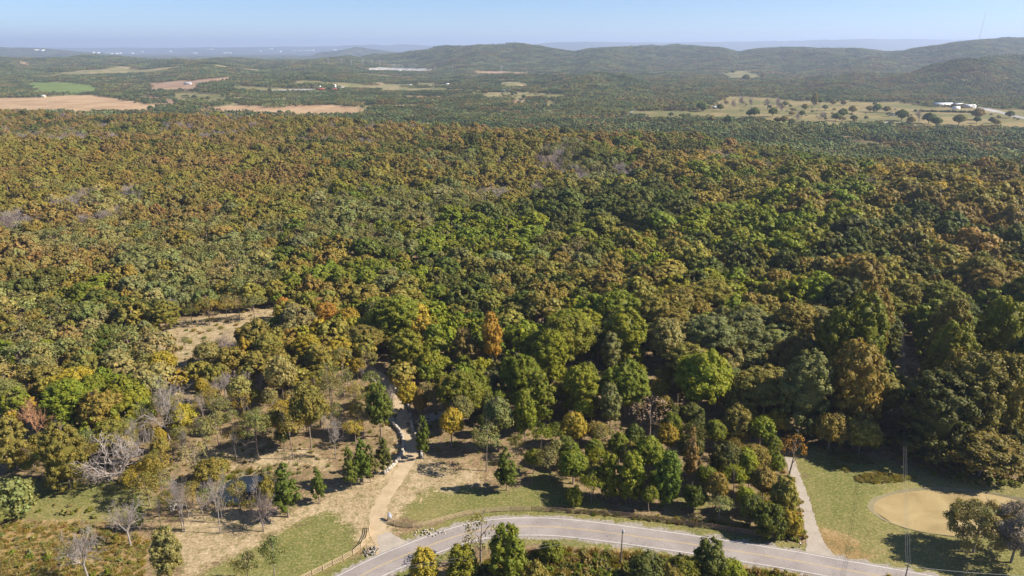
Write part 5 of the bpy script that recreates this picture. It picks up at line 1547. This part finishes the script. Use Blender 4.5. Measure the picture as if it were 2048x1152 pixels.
mb = MB(); mb.tube([[0, 0, 0], [0, 0, 11]], [3, 3], 16); mb.obj('wall', M['white'], root); mb = MB(); mb.tube([[0, 0, 11], [0, 0, 12.6], [0, 0, 13.3]], [3.1, 2.2, .3], 16); mb.obj('roof', M['roofwhite'], root)
for (u, v, L, r, wl, rf, lab, ct) in [(1005,184,18,5,'white','roofwhite','white farmhouse in the middle of the valley','house'),(1019,183,12,70,'white','roofgrey','white garage beside the valley farmhouse','garage'),
      (1278,172,20,0,'white','roofgrey','large white house below the wooded rise','house'),(1293,172,12,30,'white','roofwhite','white annexe beside the house below the wooded rise','house'),
      (820,172,13,0,'white','roofgrey','white house among trees below the substation','house'),(895,170,12,10,'white','roofwhite','small white house between substation and farmhouse','house'),
      (1181,189,12,0,'tanwall','roofwhite','pale roofed cottage on the wooded slope','house'),(990,163,14,0,'tanwall','roofwhite','low tan roofed shed by the fallow strip','shed'),
      (487,142,12,0,'white','roofwhite','white house on the wooded rise behind the hamlet','house'),(460,142,9,0,'white','roofwhite','small white house on the wooded rise behind the hamlet','house'),
      (482,152,12,0,'white','roofwhite','white shed just behind the ploughed field','shed'),(1408,157,16,0,'white','roofwhite','white house beside the hilltop pasture','house'),(1385,159,14,0,'tanwall','roofgrey','grey roofed house beside the hilltop pasture','house'),
      (1432,218,14,10,'tanwall','roofwhite','tan roofed house at the corner of the meadow','house'),(1788,232,12,0,'white','brownroof','meadow farmhouse between large dark trees','house'),
      (1508,247,14,25,'redwall','roofred','red roofed barn sunk among trees below the meadow','barn')]:
    house(u, v, L, L*.62, 4.2, wl, rf, lab, ct, r, {'house': 'farm_house', 'garage': 'garage', 'shed': 'shed', 'barn': 'barn'}[ct])
for (u, v, L, W, r, lab) in [(1885,213,44,18,-3,'longest of the white sheds at the meadow\'s back edge'),(1917,214,28,18,-8,'middle white shed at the meadow\'s back edge'),(1938,216,24,14,-5,'end white shed at the meadow\'s back edge'),(1912,219,14,8,0,'small white shed in front of the long white sheds')]:
    house(u, v, L, W, 5.5, 'white', 'roofwhite', lab, 'shed', r, 'long_shed', .35)
field('farm_track', 'pale', [(1955,214),(1965,214),(2000,222),(2060,238),(2060,242),(1995,226),(1955,217)], .45)
field('farm_track', 'pale', [(1245,232),(1262,220),(1272,219),(1266,224),(1250,234)], .45)
field('concrete_strip', 'pale', [(1748,250),(1782,242),(1786,244),(1752,253)], .5)
field('country_road', 'pale', [(520,181),(600,178),(640,179),(640,181),(600,180.5),(520,183)], .5)
ORDW = 'first second third fourth fifth sixth seventh eighth ninth tenth eleventh twelfth thirteenth fourteenth fifteenth sixteenth seventeenth eighteenth nineteenth twentieth'.split()
# hedge line in front of the white sheds
for i, uu_ in enumerate(np.linspace(1832, 1962, 17)):
    g = np.random.default_rng(600+i); p = G(uu_+g.uniform(-2, 2), 223.5+(uu_-1832)*.022); w = g.uniform(9, 12)
    o = empty('hedge_tree', p, g.uniform(0, 6)); c = link('crown', CR['bush'][g.integers(3)], o); c.scale = (w, w, g.uniform(6, 8)); c.color = (*tint('D', g), 1)
    tag(o, f'{ORDW[i]} dark evergreen from the farmhouse end of the clipped line before the white sheds', 'hedge', 'line of dark evergreens before the white sheds')
def gantry(u, v, L, H, nb, label, rz=0):
    p = G(u, v); root = empty('switchyard_gantry', p, R_(rz)); tag(root, label, 'gantry')
    for i in range(nb+1):
        x = -L/2+L*i/nb; mb = MB()
        for s in (-1.2, 1.2): mb.tube([[x, s*1.3, -1], [x, s*.25, H]], .32, 4)
        for k in range(5): mb.tube([[x, -1.5+.22*k*1.2, H*k/5], [x, 1.5-.22*(k+1)*1.2, H*(k+1)/5]], .16, 4)
        mb.obj('lattice_leg', M['steel'], root)
    mb = MB()
    for s in (-.5, .5):
        for zz_ in (H-.2, H-1.6): mb.tube([[-L/2, s, zz_], [L/2, s, zz_]], .22, 4)
    n = int(L/3)
    for k in range(n): mb.tube([[-L/2+L*k/n, .5*(-1)**k, H-.2], [-L/2+L*(k+1)/n, -.5*(-1)**k, H-1.6]], .14, 4)
    mb.obj('beam', M['steel'], root)
gantry(786, 137, 36, 26, 3, 'tall steel gantry at the back of the switchyard')
gantry(800, 137.5, 30, 26, 2, 'tall steel gantry in the middle of the switchyard')
gantry(825, 136.5, 44, 26, 3, 'widest steel gantry at the end of the switchyard')
gantry(765, 140, 60, 10, 5, 'low steel busbar rack along the front of the switchyard')
gantry(842, 141, 60, 9, 5, 'low steel busbar rack at the far corner of the switchyard')
for i, (u, v, L) in enumerate([(752,141,16),(800,142,22),(818,141,12),(861,141,18),(740,140,12)]):
    house(u, v, L, L*.5, 5, 'white', 'roofwhite', ['white control building at the near edge of the switchyard','long white building in front of the gantries','small white kiosk between two gantries','white building at the far end of the switchyard','outermost white kiosk of the switchyard'][i], 'building', 0, 'switchyard_building', .2)
def pylon(u, v, H, label, name='transmission_pylon'):
    p = G(u, v); root = empty(name, p); tag(root, label, 'pylon'); mb = MB(); b = H*.1
    for sx in (-1, 1):
        for sy in (-1, 1): mb.tube([[sx*b, sy*b, -1], [sx*.8, sy*.8, H*.7], [sx*.5, sy*.5, H]], .26, 4)
    for k in range(7):
        z0, z1 = H*.7*k/7, H*.7*(k+1)/7; w0, w1 = b+(.8-b)*k/7, b+(.8-b)*(k+1)/7
        for s in (-1, 1): mb.tube([[-w0, s*w0, z0], [w1, s*w1, z1]], .14, 4); mb.tube([[w0, s*w0, z0], [-w1, s*w1, z1]], .14, 4)
    mb.obj('lattice_tower', M['steel'], root)
    for zz_ in (.72, .86):
        mb = MB(); mb.tube([[-H*.17, 0, H*zz_], [0, 0, H*(zz_+.04)], [H*.17, 0, H*zz_]], .3, 4); mb.tube([[-H*.17, 0, H*zz_], [H*.17, 0, H*zz_]], .2, 4); mb.obj('crossarm', M['steel'], root)
for i, (u, v, H, lab) in enumerate([(657,131,40,'first pylon of the distant line leading to the switchyard'),(683,130,40,'second pylon of the distant line leading to the switchyard'),(703,132,38,'third pylon of the distant line leading to the switchyard'),(726,131,42,'pylon at the wooded edge just before the switchyard'),
     (745,134,44,'pylon over the outermost switchyard kiosk'),(760,134,44,'tall pylon over the switchyard yard edge'),(1003,151,44,'large pylon beside the fallow strip in the valley'),(905,146,34,'pylon in the trees past the switchyard'),(870,143,30,'short pylon at the corner of the switchyard')]): pylon(u, v, H, lab)
# guyed mast beyond the ridge
pm = G(1954, 82); R0 = 5600.; xm = (1954-1024)/1480.6*R0; zb = float(height(xm, R0)); zt = CAMH+(94-24)*K*R0
root = empty('radio_mast', (xm, R0, zb)); tag(root, 'very tall thin radio mast rising behind the wooded ridge', 'radio mast')
mb = MB(); Hm = zt-zb
mb.tube([[0, 0, -2], [9, 0, Hm*.55], [14, 0, Hm]], [1.3, 1.1, .8], 4); mb.obj('mast', M['bare_dark'], root)
for a in (.4, 2.5, 4.6):
    mb = MB(); mb.tube([[math.cos(a)*150, math.sin(a)*150, -5], [9, 0, Hm*.62]], .1, 3, False); mb.obj('guy_wire', M['steel'], root)
# pale buildings of the distant town on the plain
TC = {}
def tlab(u):
    k = 'beyond the green field' if u < 300 and u > 150 else ('at the foot of the blue hill' if u <= 150 else ('past the ploughed field' if u < 480 else ('beside the lone blue hill' if u < 700 else 'in the gap of the ridge')))
    TC[k] = TC.get(k, 0)+1
    return f"{ORDW[TC[k]-1]} pale building of the hazy far town {k}"
TOWN = [(186,107.5,60),(194,107.5,90),(212,108.5,60),(222,108.6,90),(232,108.6,70),(240,108,50),(264,108,60),(283,105,60),(388,107.5,110),(452,106,60),(459,107,70),(448,107,50),(586,102,90),(598,102,120),(612,102,130),(624,102,90),(668,101,80),(340,104,70),(72,102,80),(85,103,60),(520,103,60),(420,99.5,120),(540,99,100),(560,104.5,60)]
for i, (u, v, L) in enumerate(TOWN):
    p = G(u, v); g = np.random.default_rng(2200+i); root = empty('warehouse', p, g.uniform(-.2, .2)); tag(root, tlab(u), 'building', 'pale buildings on the far plain')
    H = g.uniform(12, 24); L2 = L*p[1]/14000; mb = MB(); mb.box((0, 0, H/2+4), (L2, 60, H+8)); mb.obj('wall', M['white'], root)
    mb = MB(); mb.box((0, 0, H+9.0), (L2+3, 63, 1.6)); mb.obj('roof', M['roofwhite'], root)
HAZE = 7e-5

# ------------------------------------------------------------------ haze: one closed box of even air round everything
hm = bpy.data.materials.new('haze_air'); hm.use_nodes = True; hn = hm.node_tree; hn.nodes.clear()
pv = hn.nodes.new('ShaderNodeVolumePrincipled'); ho = hn.nodes.new('ShaderNodeOutputMaterial')
pv.inputs['Color'].default_value = (.58, .71, 1.0, 1); pv.inputs['Density'].default_value = HAZE; pv.inputs['Anisotropy'].default_value = .2
hn.links.new(pv.outputs[0], ho.inputs['Volume'])
mb = MB(); mb.box((0, 23500, 155), (110000, 49000, 650)); hz = mb.obj('haze', hm); hz['kind'] = 'stuff'
scene.cycles.volume_bounces = 1
